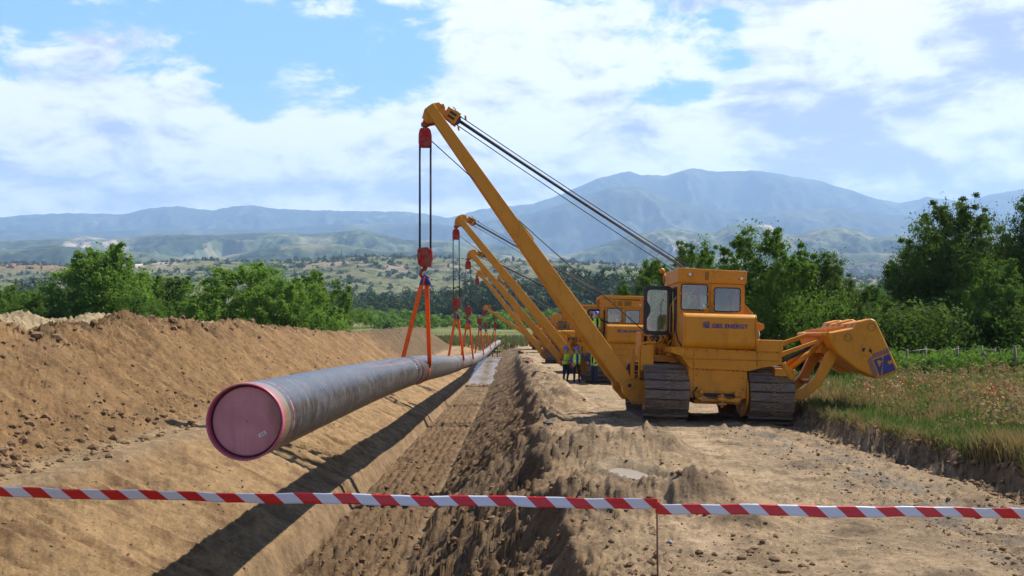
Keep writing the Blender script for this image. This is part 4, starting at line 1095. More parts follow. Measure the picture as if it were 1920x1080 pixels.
def window(parent, name, x0, x1, z0, z1, y, r=.07, gask=.028, axis='y', dirn=-1):
    m_ = MB(); frame_ring(m_, rounded(x0, x1, z0, z1, r), rounded(x0 + gask, x1 - gask, z0 + gask, z1 - gask, max(r - gask, .02)), y, y + dirn * .025, 0, axis)
    w_ = m_.build(name, M_black, parent)
    MB().prism(rounded(x0 + gask * .8, x1 - gask * .8, z0 + gask * .8, z1 - gask * .8, r * .7), y + dirn * .004, y + dirn * .010, 0, axis).build('pane', M_glass, w_)
    return w_


def wall_with_holes(mb, x0, x1, z0, z1, y0, y1, holes, axis='y'):
    """plate in x,z with rectangular openings, made of butted boxes"""
    xs = sorted({x0, x1, *[h[0] for h in holes], *[h[1] for h in holes]}); zs = sorted({z0, z1, *[h[2] for h in holes], *[h[3] for h in holes]})
    for a, b in zip(xs, xs[1:]):
        run = None
        for c_, d_ in zip(zs, zs[1:]):
            inside = any(h[0] <= a + 1e-6 and b - 1e-6 <= h[1] and h[2] <= c_ + 1e-6 and d_ - 1e-6 <= h[3] for h in holes)
            if not inside: run = (run[0], d_) if run else (c_, d_)
            if inside or d_ == zs[-1]:
                if run:
                    if axis == 'y': mb.box(a, b, y0, y1, run[0], run[1])
                    else: mb.box(y0, y1, a, b, run[0], run[1])
                run = None


def track_path(n):
    """closed side profile (y,z) of a track: big sprocket at the rear, idler in front"""
    pts = []; r_ = .72
    yr, yf, zc = -1.42, 1.45, .74
    per = 2 * (yf - yr) + 2 * math.pi * r_; out = []
    for i in range(n):
        d = per * i / n
        if d < yf - yr: out.append((yf - d, zc + r_, -1, 0))
        elif d < yf - yr + math.pi * r_:
            a = (d - (yf - yr)) / r_; out.append((yr - r_ * math.sin(a), zc + r_ * math.cos(a), -math.cos(a), -math.sin(a)))
        elif d < 2 * (yf - yr) + math.pi * r_: out.append((yr + (d - (yf - yr) - math.pi * r_), zc - r_, 1, 0))
        else:
            a = (d - 2 * (yf - yr) - math.pi * r_) / r_; out.append((yf + r_ * math.sin(a), zc - r_ * math.cos(a), math.cos(a), math.sin(a)))
    return out


def shoe_mb(w_, mud=False):
    p = .252; m_ = MB()
    m_.prism([(-p * .50, .0), (p * .47, .0), (p * .47, .028), (p * .40, .034), (-p * .36, .034), (-p * .38, .085), (-p * .46, .085), (-p * .50, .03)], -w_ / 2, w_ / 2, 0, 'x')
    for s in (-.1, .1): m_.cyl((s, .04, .034), (s, .04, .046), .022, 6); m_.cyl((s, -.03, .034), (s, -.03, .046), .022, 6)
    return m_


SHOE = shoe_mb(1.2).build('track_shoe', M_shoe, bevel=.006, seg=1); C.objects.unlink(SHOE)
SHOEMUD = MB()
_rm = random.Random(3)
for q in range(26): SHOEMUD.sphere((_rm.uniform(-.05, .55), _rm.uniform(-.03, .09), .035), _rm.uniform(.02, .045), 7, 4, 0, (1.6, 1, .6))
SHOEMUD = SHOEMUD.build('caked_mud', M_mud); C.objects.unlink(SHOEMUD)
NSH = 41


def build_track(root, xc, detail, side):
    tr = MB()
    tr.box(xc - .26, xc + .26, -1.3, 1.3, .30, .62); tr.box(xc - .18, xc + .18, -1.0, 1.0, .62, .95); tr.box(xc - .3, xc + .3, -.9, -.5, .5, 1.1)
    for y in (-1.0, -.65, -.3, .05, .4, .75, 1.05): tr.cyl((xc - .2, y, .25), (xc + .2, y, .25), .15, 14)
    for y in (-.5, .5): tr.cyl((xc - .15, y, 1.18), (xc + .15, y, 1.18), .12, 12)
    T_ = tr.build('track_frame', M_yel, root, bevel=.012)
    sp = MB().cyl((xc - .05, -1.42, .74), (xc + .05, -1.42, .74), .60, 26)
    for q in range(26): a = q * 2 * math.pi / 26; sp.box(xc - .045, xc + .045, -1.42 + .64 * math.cos(a) - .035, -1.42 + .64 * math.cos(a) + .035, .74 + .64 * math.sin(a) - .035, .74 + .64 * math.sin(a) + .035, rot=(a, 0, 0))
    sp.build('sprocket', M_dark, T_); MB().cyl((xc - .12, 1.45, .74), (xc + .12, 1.45, .74), .58, 28).build('idler', M_dark, T_)
    hub = MB().cyl((xc - side * .62, -1.42, .74), (xc + 0, -1.42, .74), .50, 28, .36); hub.build('final_drive', M_yel, T_, bevel=.01)
    pth = track_path(NSH)
    if detail:
        for i, (y, z, ty, tz) in enumerate(pth):
            o = SHOE.copy(); C.objects.link(o); o.parent = T_
            ang = math.atan2(tz, ty)     # local y along travel, local z outward
            o.location = (xc, y, z); o.rotation_euler = (ang, 0, 0)
            nrm = Vector((0, -math.sin(ang), math.cos(ang)))
            if nrm.dot(Vector((0, y, z - .74))) < 0: o.rotation_euler = (ang + math.pi, 0, 0)
            if detail > 1 and ((side > 0 and i in (12, 13, 14, 15, 16, 17, 18, 20)) or (side < 0 and i in (14, 17, 19))):
                c2 = SHOEMUD.copy(); c2.name = 'caked_mud'; C.objects.link(c2); c2.parent = T_; c2.location = (o.location.x + (-.25 if i % 2 else .0), o.location.y, o.location.z); c2.rotation_euler = o.rotation_euler
    else:
        base = shoe_mb(1.2); allm = MB()
        for (y, z, ty, tz) in pth:
            ang = math.atan2(tz, ty); nrm = Vector((0, -math.sin(ang), math.cos(ang)))
            if nrm.dot(Vector((0, y, z - .74))) < 0: ang += math.pi
            M_ = Matrix.Rotation(ang, 3, 'X'); allm.add([M_ @ Vector(v) + Vector((xc, y, z)) for v in base.v], base.f)
        allm.build('track_chain', M_shoe, T_)
    ch = MB()
    for i in range(NSH):
        y, z, _, _ = pth[i]; y2, z2, _, _ = pth[(i + 1) % NSH]; c0 = Vector((0, -.0, .74))
        for sx in (-.14, .14):
            a = Vector((xc + sx, y, z)); b = Vector((xc + sx, y2, z2)); d0 = (Vector((0, (y + y2) / 2 - max(min(y, 1.45), -1.42), (z + z2) / 2 - .74))).normalized() * -.055
            ch.cyl(a + d0, b + d0, .05, 5)
    ch.build('track_links', M_dark, T_)


def logo(parent, x, z, y, s, name='logo'):
    """square emblem with hatched left and top edges"""
    m_ = MB(); d = y
    sq = [(-.5, -.5), (.5, -.5), (.5, .5), (-.5, .5)]
    # blue field split by a light diagonal, a hooked stroke and a small ring
    def P(poly): m_.prism([(x + a * s, z + b * s) for a, b in poly], d, d - .004, 0)
    P([(-.5, .5), (.02, .5), (-.02, .38), (-.33, .38), (-.33, -.02), (-.12, .22), (-.02, .22), (-.44, -.5), (-.5, -.5)])
    P([(.14, .5), (.5, .5), (.5, .16), (.40, .10), (.28, .16), (.20, .05), (.28, -.08), (.42, -.04), (.5, -.10), (.5, -.5), (-.34, -.5)])
    P([(-.20, .30), (.02, .30), (.06, .38), (-.14, .38)])
    for k_ in range(12):
        u = -.5 + k_ * .095
        P([(-.86, u - .02), (-.58, u + .16), (-.58, u + .205), (-.86, u + .025)]); P([(u - .08, .58), (u - .035, .58), (u + .13, .84), (u + .085, .84)])
    return m_.build(name, M_navy, parent)


def build_machine(name, detail, boom_ang, hook_drop, hook_off, variant, BL=9.75):
    """one tracked pipelayer; detail 2 nearest, 1 second, 0 far. returns root, hook point (local)"""
    root = bpy.data.objects.new(name, None); C.objects.link(root)
    build_track(root, -1.42, detail, -1); build_track(root, 1.42, detail, 1)
    # main body: hull, rear case, belly, engine hood in front
    b = MB(); b.prism([(-.80, .66), (.74, .66), (.76, 1.52), (-.84, 1.52)], -2.02, 1.7); b.box(-.66, .62, -1.9, 1.9, .50, .665)
    hull = b.build('hull', M_yel, root, bevel=.03)
    rp_ = MB(); rp_.box(-.70, .66, -2.045, -2.022, .84, 1.50); plate = rp_.build('rear_plate', M_yel, root, bevel=.008)
    bl = []
    for x_, z_ in ((-.62, 1.44), (-.45, 1.43), (-.34, 1.42), (.22, 1.42), (.36, 1.41), (.48, 1.41), (.64, 1.41), (-.63, 1.28), (.63, 1.23), (-.64, .93), (.62, .92)):
        m_ = MB().cyl((0, -2.044, 0), (0, -2.058, 0), .018, 8); o = m_.build('bolt', M_hoodblk, plate); o.location = (x_, 0, z_)
    rg = MB(); rg.cyl((-.04, -2.044, 1.26), (-.04, -2.060, 1.26), .215, 28); rg.build('inspection_cover', M_yel, plate, bevel=.006)
    for q in range(6):
        a = q * math.pi / 3; MB().cyl((-.04 + .18 * math.cos(a), -2.059, 1.26 + .18 * math.sin(a)), (-.04 + .18 * math.cos(a), -2.07, 1.26 + .18 * math.sin(a)), .014, 6).build('bolt', M_yel, plate)
    # drawbar with hitch and dark slot behind it
    MB().box(-.42, .42, -2.035, -2.022, .70, .80).build('case_slot', M_hoodblk, root)
    d = MB(); d.prism([(-.62, .66), (-.50, .58), (.48, .58), (.60, .66), (.46, .70), (.30, .66), (-.30, .66), (-.46, .74)], -2.20, -2.05)
    d.cyl((-.50, -2.2, .84), (-.50, -2.05, .84), .06, 10); d.cyl((.44, -2.2, .80), (.44, -2.05, .80), .06, 10)
    d.box(-.10, .12, -2.40, -2.06, .62, .70); d.box(-.10, .12, -2.40, -2.06, .50, .56); d.cyl((.01, -2.33, .44), (.01, -2.33, .80), .04, 10); d.box(-.07, .09, -2.3, -2.1, .70, .76)
    d.build('drawbar', M_yel, root, bevel=.012)
    # side rings (brake housings) seen inside the right track
    MB().cyl((.74, -1.42, .80), (.80, -1.42, .80), .66, 30).build('side_ring', M_yel, root, bevel=.01)
    # platform: wide crossbeam under the tank reaching out to the counterweight
    p = MB(); p.prism([(-1.30, 2.02), (1.66, 1.94), (1.66, 1.62), (1.05, 1.50), (.80, 1.42), (-.82, 1.46), (-1.05, 1.78), (-1.30, 1.86)], -2.12, -.6)
    p.box(-.98, 1.6, -2.135, -2.122, 1.72, 1.90); p.box(-1.6, -.8, -1.0, 1.6, 1.60, 1.72); p.box(.8, 1.66, -.6, 1.4, 1.58, 1.9)
    p.build('platform', M_yel, root, bevel=.02)
    MB().box(.95, 1.68, -2.16, -1.3, 1.945, 2.27).build('tool_box', M_yel, root, bevel=.025)
    st = MB(); st.tube([(-.98, -2.14, 1.80), (-.98, -2.3, 1.80), (-.98, -2.3, 1.64), (-.74, -2.3, 1.64), (-.74, -2.3, 1.80), (-.74, -2.14, 1.80)], .016, 6); st.build('step', M_yel, root)
    if detail:
        sm2 = MB(); sm2.box(-.72, -.71, -2.138, -2.123, 1.50, 1.96); sm2.box(.98, .99, -2.138, -2.123, 1.55, 1.95); sm2.box(-1.25, 1.60, -2.126, -2.1225, 1.70, 1.706); sm2.build('panel_seam', M_hoodblk, root)
        for q in range(11): MB().cyl((-1.18 + q * .27, -2.12, 1.96 - q * .002), (-1.18 + q * .27, -2.14, 1.96 - q * .002), .016, 6).build('bolt', M_dark, root)
        for pts_ in ([(-1.0, -2.0, 2.0), (-1.12, -1.9, 2.2), (-1.14, -1.6, 2.5), (-1.08, -1.3, 2.7)], [(.93, -2.0, 2.1), (1.1, -1.9, 2.4), (1.2, -1.4, 2.5), (1.2, -.6, 2.6)], [(-.6, -2.06, .95), (-.72, -2.12, .8), (-.66, -2.1, .62)]): MB().tube(pts_, .022, 6).build('hydraulic_hose', M_black, root)
        gr2 = MB(); gr2.tube([(1.0, -2.14, 2.29), (1.0, -2.14, 2.52), (1.62, -2.14, 2.52), (1.62, -2.14, 2.29)], .014, 6) if False else gr2.tube([(-1.08, -1.32, 2.3), (-1.16, -1.36, 2.4), (-1.16, -1.36, 3.3), (-1.08, -1.32, 3.4)], .014, 6); gr2.build('grab_handle', M_yel, root)
    # fuel tank
    tk = MB(); tk.prism(rounded(-2.28, -1.30, 1.99, 2.94, .20, 6), -1.02, .93, 0, 'x'); tank = tk.build('fuel_tank', M_yel, root, bevel=.05, seg=3)
    for x_ in (-1.012, .922):
        m_ = MB(); frame_ring(m_, rounded(-2.29, -1.29, 1.98, 2.95, .21, 6), rounded(-2.24, -1.34, 2.03, 2.90, .17, 6), x_ - .012, x_ + .012, 0, 'x'); m_.build('tank_seam', M_yel, tank)
    MB().cyl((-.32, -1.62, 2.93), (-.32, -1.62, 3.05), .055, 12).cyl((-.32, -1.62, 3.05), (-.32, -1.62, 3.09), .085, 12).build('filler_cap', M_yel, tank)
    if detail:
        text_mesh('GBS ENERGY', .158, M_navy, 'lettering', tank, (-.29, -2.288, 2.555), off=.006, ext=.002, sx=1.03)
        logo(tank, -.405, 2.61, -2.284, .13, 'emblem')
    # cab
    x0, x1, y0, y1, zb, zt = -1.02, .84, -1.25, .75, 1.95, 3.80
    cabm = MB()
    rw = [(-.93, -.20, 3.06, 3.76), (-.03, .72, 3.02, 3.70)]
    wall_with_holes(cabm, x0, x1, zb, zt, y0, y0 + .05, rw)                                # rear wall
    wall_with_holes(cabm, x0 + .05 + 0, x1 - .05, zb, zt, y1 - .05, y1, [(-.9, -.12, 2.75, 3.66), (-.02, .72, 2.75, 3.66)])   # front wall
    wall_with_holes(cabm, y0 + .05, y1 - .051, zb, zt, x0, x0 + .05, [(-1.08, -.62, 2.45, 3.68), (-.50, .62, 2.10, 3.70)], 'x')   # left: slim window + doorway
    wall_with_holes(cabm, y0 + .05, y1 - .051, zb, zt, x1 - .05, x1, [(-1.0, -.3, 2.8, 3.66), (-.2, .6, 2.8, 3.66)], 'x')
    cabm.box(x0 + .051, x1 - .051, y0 + .051, y1 - .051, zb, zb + .06)
    cab = cabm.build('cab', M_yel, root)
    r_ = MB(); r_.prism([(x0 - .05, zt + .002), (x1 + .03, zt - .0), (x1 + .05, zt + .37), (x0 - .02, zt + .42)], y0 - .06, y1 + .08)
    roof = r_.build('cab_roof', M_yel, cab, bevel=.022)
    MB().box(x0 + .02, x1 - .02, y0 - .072, y0 - .061, zt + .05, zt + .36).box(.24, .25, y0 - .075, y0 - .0725, zt + .05, zt + .36).build('roof_panel', M_yel, roof, bevel=.004)
    for (gx0, gx1) in ([(-.30, -.18)] if variant == 0 else [(-.62, -.52), (-.42, -.16), (-.08, .30)]):
        gmb = MB(); gmb.box(gx0, gx1, y0 - .078, y0 - .073, zt + .08, zt + .34); gr_ = gmb.build('vent', M_yel, roof)
        sm_ = MB()
        for q in range(9): sm_.box(gx0 + .012, gx1 - .012, y0 - .084, y0 - .079, zt + .10 + q * .026, zt + .112 + q * .026)
        sm_.build('vent_slots', M_hoodblk, gr_)
    for lx, lz in ((-.72, zt + .24), (.72, zt + .16)):
        lamp = MB().cyl((lx, y0 - .07, lz), (lx, y0 - .12, lz), .05, 12).build('work_lamp', M_yel, roof); MB().cyl((lx, y0 - .119, lz), (lx, y0 - .126, lz), .040, 12).build('lens', M_lamp, lamp)
    bc = MB(); bc.cyl((x0 - .12, y1 - .30, zt + .10), (x0 - .12, y1 - .30, zt + .36), .035, 8); bc.sphere((x0 - .19, y1 - .30, zt + .44), .085, 12, 8); bc.cyl((x0 - .12, y1 - .3, zt + .36), (x0 - .18, y1 - .3, zt + .43), .045, 8)
    bc.build('beacon', M_yel, cab)
    window(cab, 'rear_window', rw[0][0] - .015, rw[0][1] + .015, rw[0][2] - .015, rw[0][3] + .015, y0, .09)
    # hinged right rear window in its own yellow frame
    m_ = MB(); frame_ring(m_, rounded(-.12, .80, 2.92, 3.79, .10), rounded(-.005, .695, 3.045, 3.675, .07), y0 - .002, y0 - .032); hf = m_.build('window_frame', M_yel, cab, bevel=.01)
    window(hf, 'window_gasket', -.03, .72, 3.02, 3.70, y0 - .034, .08)
    for hx, hz in ((-.05, 3.52), (-.05, 3.16), (.73, 3.5), (.73, 3.2), (-.94, 3.5), (-.21, 3.5), (-.21, 3.22)):
        MB().box(hx - .025, hx + .025, y0 - .075, y0 - .061 + .04, hz - .03, hz + .03).build('hinge', M_yel, cab, bevel=.006)
    window(cab, 'front_window', -.91, -.11, 2.74, 3.67, y1, .08, dirn=1); window(cab, 'front_window', -.03, .73, 2.74, 3.67, y1, .08, dirn=1)
    window(cab, 'side_window', -1.10, -.60, 2.43, 3.70, x0, .09, axis='x'); window(cab, 'side_window', -1.02, -.28, 2.78, 3.68, x1, .09, axis='x', dirn=1); window(cab, 'side_window', -.22, .62, 2.78, 3.68, x1, .09, axis='x', dirn=1)
    if variant: 
        for a_, b_ in ((-.90, -.23), (.0, .69)): MB().box(a_, b_, y0 + .052, y0 + .056, 3.55, 3.74).build('sun_film', M_green, cab)
    gh = MB().tube([(x0 - .06, -.55, 2.35), (x0 - .10, -.55, 2.45), (x0 - .10, -.55, 3.15), (x0 - .06, -.55, 3.25)], .014, 6); gh.build('grab_handle', M_yel, cab)
    sg = MB(); sg.box(-.45, .05, -.25, .25, 2.02, 2.45); sg.prism([(-.42, 2.45), (.02, 2.45), (-.02, 3.05), (-.38, 3.05)], -.30, -.20); sg.build('seat', M_black, cab, bevel=.04)
    MB().box(.42, .66, .1, .5, 2.0, 3.74).build('control_column', M_dark, cab, bevel=.02)
    if detail:
        # wide-open door on the left, glass in a thick rubber frame with a dark lock bulge
        dr = bpy.data.objects.new('door', None); C.objects.link(dr); dr.parent = cab; dr.location = (x0 - .02, -.52, 0); dr.rotation_euler = (0, 0, R(3))
        m_ = MB(); frame_ring(m_, rounded(-.84, -.02, 2.34, 3.74, .13), rounded(-.74, -.13, 2.45, 3.62, .10), -.025, .025); o = m_.build('door_frame', M_black, dr, bevel=.012)
        pl = [(-.745, 3.62), (-.745, 3.30), (-.66, 3.16), (-.64, 3.02), (-.68, 2.90), (-.745, 2.78), (-.745, 2.44)]
        m_ = MB(); m_.prism([(-.79, 3.4)] + pl[1:6] + [(-.79, 2.7)], -.03, .03); m_.build('lock_panel', M_black, dr)
        MB().prism(rounded(-.75, -.12, 2.44, 3.63, .10), -.006, .004).build('pane', M_glass, dr)
        MB().cyl((-.72, -.03, 3.02), (-.72, -.08, 3.02), .03, 8).build('handle', M_dark, dr)
    # exhaust, engine hood and radiator
    eg = MB(); eg.prism([(-.62, 1.52), (.62, 1.52), (.62, 2.42), (.48, 2.56), (-.48, 2.56), (-.62, 2.42)], .80, 3.0); eg.box(-.70, .70, 3.0, 3.15, 1.0, 2.6); eg.build('engine_hood', M_yel, root, bevel=.03)
    MB().cyl((.25, 1.7, 2.5), (.25, 1.7, 3.35), .07, 12).build('exhaust_pipe', M_dark, root)
    # left deck: winch drums, brackets, plates, handrail hoop
    wn = MB(); wn.box(-1.95, -1.15, -.3, .9, 1.72, 1.86); wn.box(-1.9, -1.82, -.35, .8, 1.86, 2.42); wn.box(-1.20, -1.12, -.35, .8, 1.86, 2.5)
    wn.prism([(-1.9, 1.9), (-1.55, 2.3), (-1.2, 2.3), (-1.12, 1.9)], .5, .56); wn.box(-1.75, -1.5, -.62, -.3, 1.80, 2.16); wn.box(-1.45, -1.22, -.62, -.3, 1.80, 2.10); wn.box(-2.0, -1.05, -.9, -.3, 1.70, 1.78)
    wn.box(-1.72, -1.66, -.5, .2, 2.16, 2.32); wn.cyl((-1.35, -.5, 2.1), (-1.35, -.5, 2.4), .05, 8)
    wi = wn.build('winch_frame', M_yel, root, bevel=.015)
    MB().cyl((-1.82, .05, 2.12), (-1.20, .05, 2.12), .20, 18).build('winch_drum', M_rope, wi); MB().cyl((-1.82, .52, 2.12), (-1.20, .52, 2.12), .18, 18).build('winch_drum', M_rope, wi)
    hz_ = MB(); hr = random.Random(4)
    for q in range(7):
        xx = -1.75 + q * .1; hz_.tube([(xx, -.66, 1.86), (xx + hr.uniform(-.1, .1), -.85, 2.0 + hr.uniform(0, .2)), (xx + hr.uniform(0, .3), -.7, 2.25), (xx + .35, -.4, 2.05)], .018, 6)
    hz_.build('hose_bundle', M_yel, wi)
    lp = MB(); lp.tube([(-2.10, -1.55, 1.15), (-2.12, -1.58, 1.95), (-2.06, -1.6, 2.08), (-1.92, -1.6, 2.12), (-1.66, -1.6, 2.12)], .035, 8); lp.box(-2.08, -1.72, -1.62, -1.58, 1.45, 2.05); lp.box(-2.30, -2.20, -1.35, -1.15, 1.1, 1.95); lp.box(-2.08, -1.6, -1.66, -1.2, 1.36, 1.45)
    lp.build('fender', M_yel, root, bevel=.012)
    # boom brackets on the track frame
    for yb_ in (-1.15, 1.25):
        bk = MB(); bk.prism([(-2.58, 1.08), (-2.04, 1.08), (-1.70, 1.0), (-1.70, .42), (-2.04, .40), (-2.22, .40), (-2.50, .70)], yb_ - .16, yb_ + .16); bk.cyl((-2.34, yb_ - .24, .92), (-2.34, yb_ + .24, .92), .13, 14)
        bo = bk.build('boom_bracket', M_yel, root, bevel=.015); MB().cyl((-2.34, yb_ - .245, .92), (-2.34, yb_ - .27, .92), .055, 10).build('pivot_pin', M_hoodblk, bo)
    sb = MB(); sb.prism([(-2.3, 1.1), (-1.75, 1.12), (-1.60, 1.75), (-1.75, 1.75), (-1.95, 1.3)], -.9, -.82); sb.build('gusset', M_yel, root, bevel=.01)
    # winch tower / gantry right of the cab
    gt = MB(); gt.prism([(.86, 3.30), (.98, 3.36), (1.32, 3.02), (1.40, 2.80), (1.62, 2.72), (1.64, 2.60), (1.50, 2.52), (1.52, 1.95), (1.38, 1.95), (1.36, 2.42), (1.16, 2.78), (.90, 2.92)], -.35, -.25)
    gt.prism([(.86, 3.30), (.98, 3.36), (1.32, 3.02), (1.40, 2.80), (1.62, 2.72), (1.64, 2.60), (1.50, 2.52), (1.52, 1.95), (1.38, 1.95), (1.36, 2.42), (1.16, 2.78), (.90, 2.92)], .25, .35)
    gt.box(.95, 1.45, -.3, .3, 1.95, 2.35); gt.cyl((1.2, -.5, 2.55), (1.2, .5, 2.55), .10, 12); gt.cyl((.95, -.42, 2.9), (1.5, -.42, 2.2), .035, 8); gt.cyl((1.58, -.3, 2.66), (1.58, .3, 2.66), .07, 10)
    for q in range(6): gt.box(.95 + q * .07, .98 + q * .07, -.24, .24, 3.28 - q * .05, 3.31 - q * .05)
    for q in range(5): gt.cyl((1.0 + q * .09, -.55, 2.2 + .07 * (q % 2)), (1.0 + q * .09, -.4, 2.35), .03, 6)
    gan = gt.build('gantry', M_yel, root, bevel=.01)
    MB().cyl((.92, .0, 2.95), (1.30, .0, 2.62), .17, 16).build('winch_drum', M_rope, gan); MB().cyl((.8, 1.0, 4.08), (-.6, 1.0, 4.16), .06, 10).cyl((.7, 1.0, 2.3), (.7, 1.0, 4.1), .06, 8).cyl((-.5, 1.0, 2.5), (-.5, 1.0, 4.12), .06, 8).build('luffing_mast', M_yel, gan)
    if variant:      # roll-over portal round the cab
        rp2 = MB(); rp2.box(-1.30, -1.12, -1.30, -1.1, 1.9, 4.40); rp2.box(1.02, 1.20, -1.30, -1.1, 1.9, 4.40); rp2.box(-1.12, 1.02, -1.30, -1.1, 4.24, 4.40); rp2.box(-1.30, -1.12, .85, 1.0, 1.9, 4.40); rp2.box(1.02, 1.2, .85, 1.0, 1.9, 4.40)
        rp2.box(-1.29, -1.13, -1.1, .85, 4.26, 4.39); rp2.box(1.03, 1.19, -1.1, .85, 4.26, 4.39); rp2.box(-1.42, -.98, -1.38, -1.0, 1.86, 1.94)
        rp2.build('rollover_frame', M_yel, root, bevel=.03)
    # retracted counterweight
    CW = [(2.85, 2.40), (2.90, 2.51), (3.56, 2.66), (3.62, 2.82), (3.99, 2.92), (4.12, 2.87), (4.73, 1.61), (4.67, 1.47), (4.17, 1.30), (3.62, 1.55), (3.12, 1.93), (2.97, 2.14)]
    if detail:
        ctr = (3.7, 2.1)
        def shr(f_, dx_=0, dz_=0): return [((x_ - ctr[0]) * f_ + ctr[0] + dx_, (z_ - ctr[1]) * f_ + ctr[1] + dz_) for x_, z_ in CW]
        for n_, (ya, yb2, f_, ddx, ddz) in enumerate(((-2.32, -1.98, 1.0, 0, 0), (-1.975, -1.62, .97, -.02, 0), (-1.45, -1.05, .90, -.04, .03), (-.95, -.60, .95, -.02, .05), (-.45, -.05, .93, -.03, .02), (.10, .55, .97, -.02, .03))):
            cwo = MB().prism(shr(f_, ddx, ddz), ya, yb2).build('counterweight', M_yel, root, bevel=.05, seg=3)
            if n_ == 0:
                for cx_, cz_, cr_ in ((4.00, 2.69, .105), (3.37, 2.39, .105)):
                    m_ = MB(); nn_ = 26
                    frame_ring(m_, [(cx_ + cr_ * math.cos(a), cz_ + cr_ * math.sin(a)) for a in np.linspace(0, 6.283, nn_, endpoint=False)], [(cx_ + (cr_ - .012) * math.cos(a), cz_ + (cr_ - .012) * math.sin(a)) for a in np.linspace(0, 6.283, nn_, endpoint=False)], -2.319, -2.328)
                    m_.build('lifting_plug', M_hoodblk, cwo); MB().cyl((cx_ - .04, -2.318, cz_ + .02), (cx_ - .04, -2.326, cz_ + .02), .012, 6).cyl((cx_ + .05, -2.318, cz_ - .01), (cx_ + .05, -2.326, cz_ - .01), .012, 6).build('plug_hole', M_hoodblk, cwo)
                m_ = MB(); m_.cyl((3.88, -2.319, 2.07), (3.88, -2.335, 2.07), .175, 22); kh = m_.build('keyhole_boss', M_yel, cwo, bevel=.006)
                MB().prism([(3.75, 2.12), (3.84, 2.13), (3.80, 2.02), (3.75, 2.03)], -2.336, -2.342).prism([(3.96, 2.13), (4.01, 2.05), (4.0, 1.98), (3.92, 2.04)], -2.336, -2.342).build('keyhole', M_hoodblk, kh)
                lg = logo(cwo, 0, 0, 0, .46, 'emblem'); lg.location = (4.36, -2.321, 1.68); lg.rotation_euler = (0, R(-22), 0)
        rbm = MB()
        for q in range(4): rbm.box(2.95 + q * .16, 3.02 + q * .16, -1.60, .10, 2.50 + q * .033, 2.60 + q * .033)
        rbm.cyl((2.86, -2.2, 2.46), (2.86, .4, 2.46), .07, 10); rbm.box(2.9, 3.5, -1.6, .3, 1.95, 2.45); rbm.build('slab_carrier', M_yel, root, bevel=.01)
    armp = [(3.08, 2.08), (2.92, 1.98), (2.62, 1.32), (2.30, .98), (2.02, .90), (2.02, .68), (2.34, .70), (2.78, 1.08), (3.04, 1.55), (3.22, 1.86)]
    for ya in (-2.0, -.60): MB().prism(armp, ya, ya + .16).build('counterweight_arm', M_yel, root, bevel=.03)
    MB().cyl((2.66, -1.84, 1.16), (2.66, -.6, 1.16), .07, 10).build('arm_crossbar', M_yel, root)
    for ya in (-1.65, -1.0):
        cl_ = MB().cyl((2.0, ya, 1.48), (2.72, ya, 2.10), .075, 14).build('hydraulic_cylinder', M_yel, root); MB().cyl((2.72, ya, 2.10), (3.0, ya, 2.36), .04, 10).cyl((2.96, ya - .05, 2.36), (3.02, ya + .05, 2.40), .08, 10).build('cylinder_rod', M_yel, cl_)
    MB().prism([(1.66, 1.93), (1.66, 1.80), (2.7, 2.22), (2.78, 2.34)], -1.9, -1.78).prism([(1.66, 2.10), (1.66, 1.95), (2.7, 2.36), (2.78, 2.50)], -.7, -.58).cyl((1.72, -2.0, 1.66), (1.98, -2.0, 1.22), .09, 12).box(1.5, 2.0, -2.05, -.5, 1.30, 1.50).cyl((1.98, -2.05, 1.40), (1.98, -.5, 1.40), .10, 12).build('link_beam', M_yel, root, bevel=.012)
    hs = MB()
    for q in range(4): hs.tube([(1.68, -1.3 - q * .04, 1.86), (2.0, -1.35 - q * .05, 1.72 + .02 * q), (2.4, -1.4 - q * .05, 1.92 + .04 * q), (2.9, -1.4, 2.30 + .02 * q)], .014, 6)
    hs.build('hydraulic_hose', M_black, root)
    # ---- boom: two tapering box legs meeting at the head
    ca, sa = math.cos(boom_ang), math.sin(boom_ang); dirv = Vector((-ca, 0, sa)); nrm = Vector((sa, 0, ca)); tip = Vector((PIV.x, PIV.y, PIV.z)) + dirv * BL
    bo = bpy.data.objects.new('boom', None); C.objects.link(bo); bo.parent = root
    for yb_ in (-1.15, 1.25):
        m_ = MB(); st_ = [(0, .16, .11), (.35, .20, .12), (2.6, .215, .13), (5.2, .185, .12), (BL - .35, .15, .11), (BL, .15, .10)]; vs = []
        for d_, hw, hy in st_:
            f_ = d_ / BL; yc = yb_ * (1 - f_) + (.16 if yb_ > 0 else -.12) * f_ + PIV.y * 0; c_ = Vector((PIV.x, yc, PIV.z)) + dirv * d_
            for sn, sy in ((-1, -1), (1, -1), (1, 1), (-1, 1)): vs.append(c_ + nrm * hw * sn + Vector((0, hy * sy, 0)))
        n_ = len(st_); fs = [(i * 4 + k_, i * 4 + (k_ + 1) % 4, (i + 1) * 4 + (k_ + 1) % 4, (i + 1) * 4 + k_) for i in range(n_ - 1) for k_ in range(4)] + [(0, 1, 2, 3), tuple((n_ - 1) * 4 + k_ for k_ in range(4))]
        m_.add(vs, fs); leg = m_.build('boom_leg', M_yel2, bo, bevel=.018)
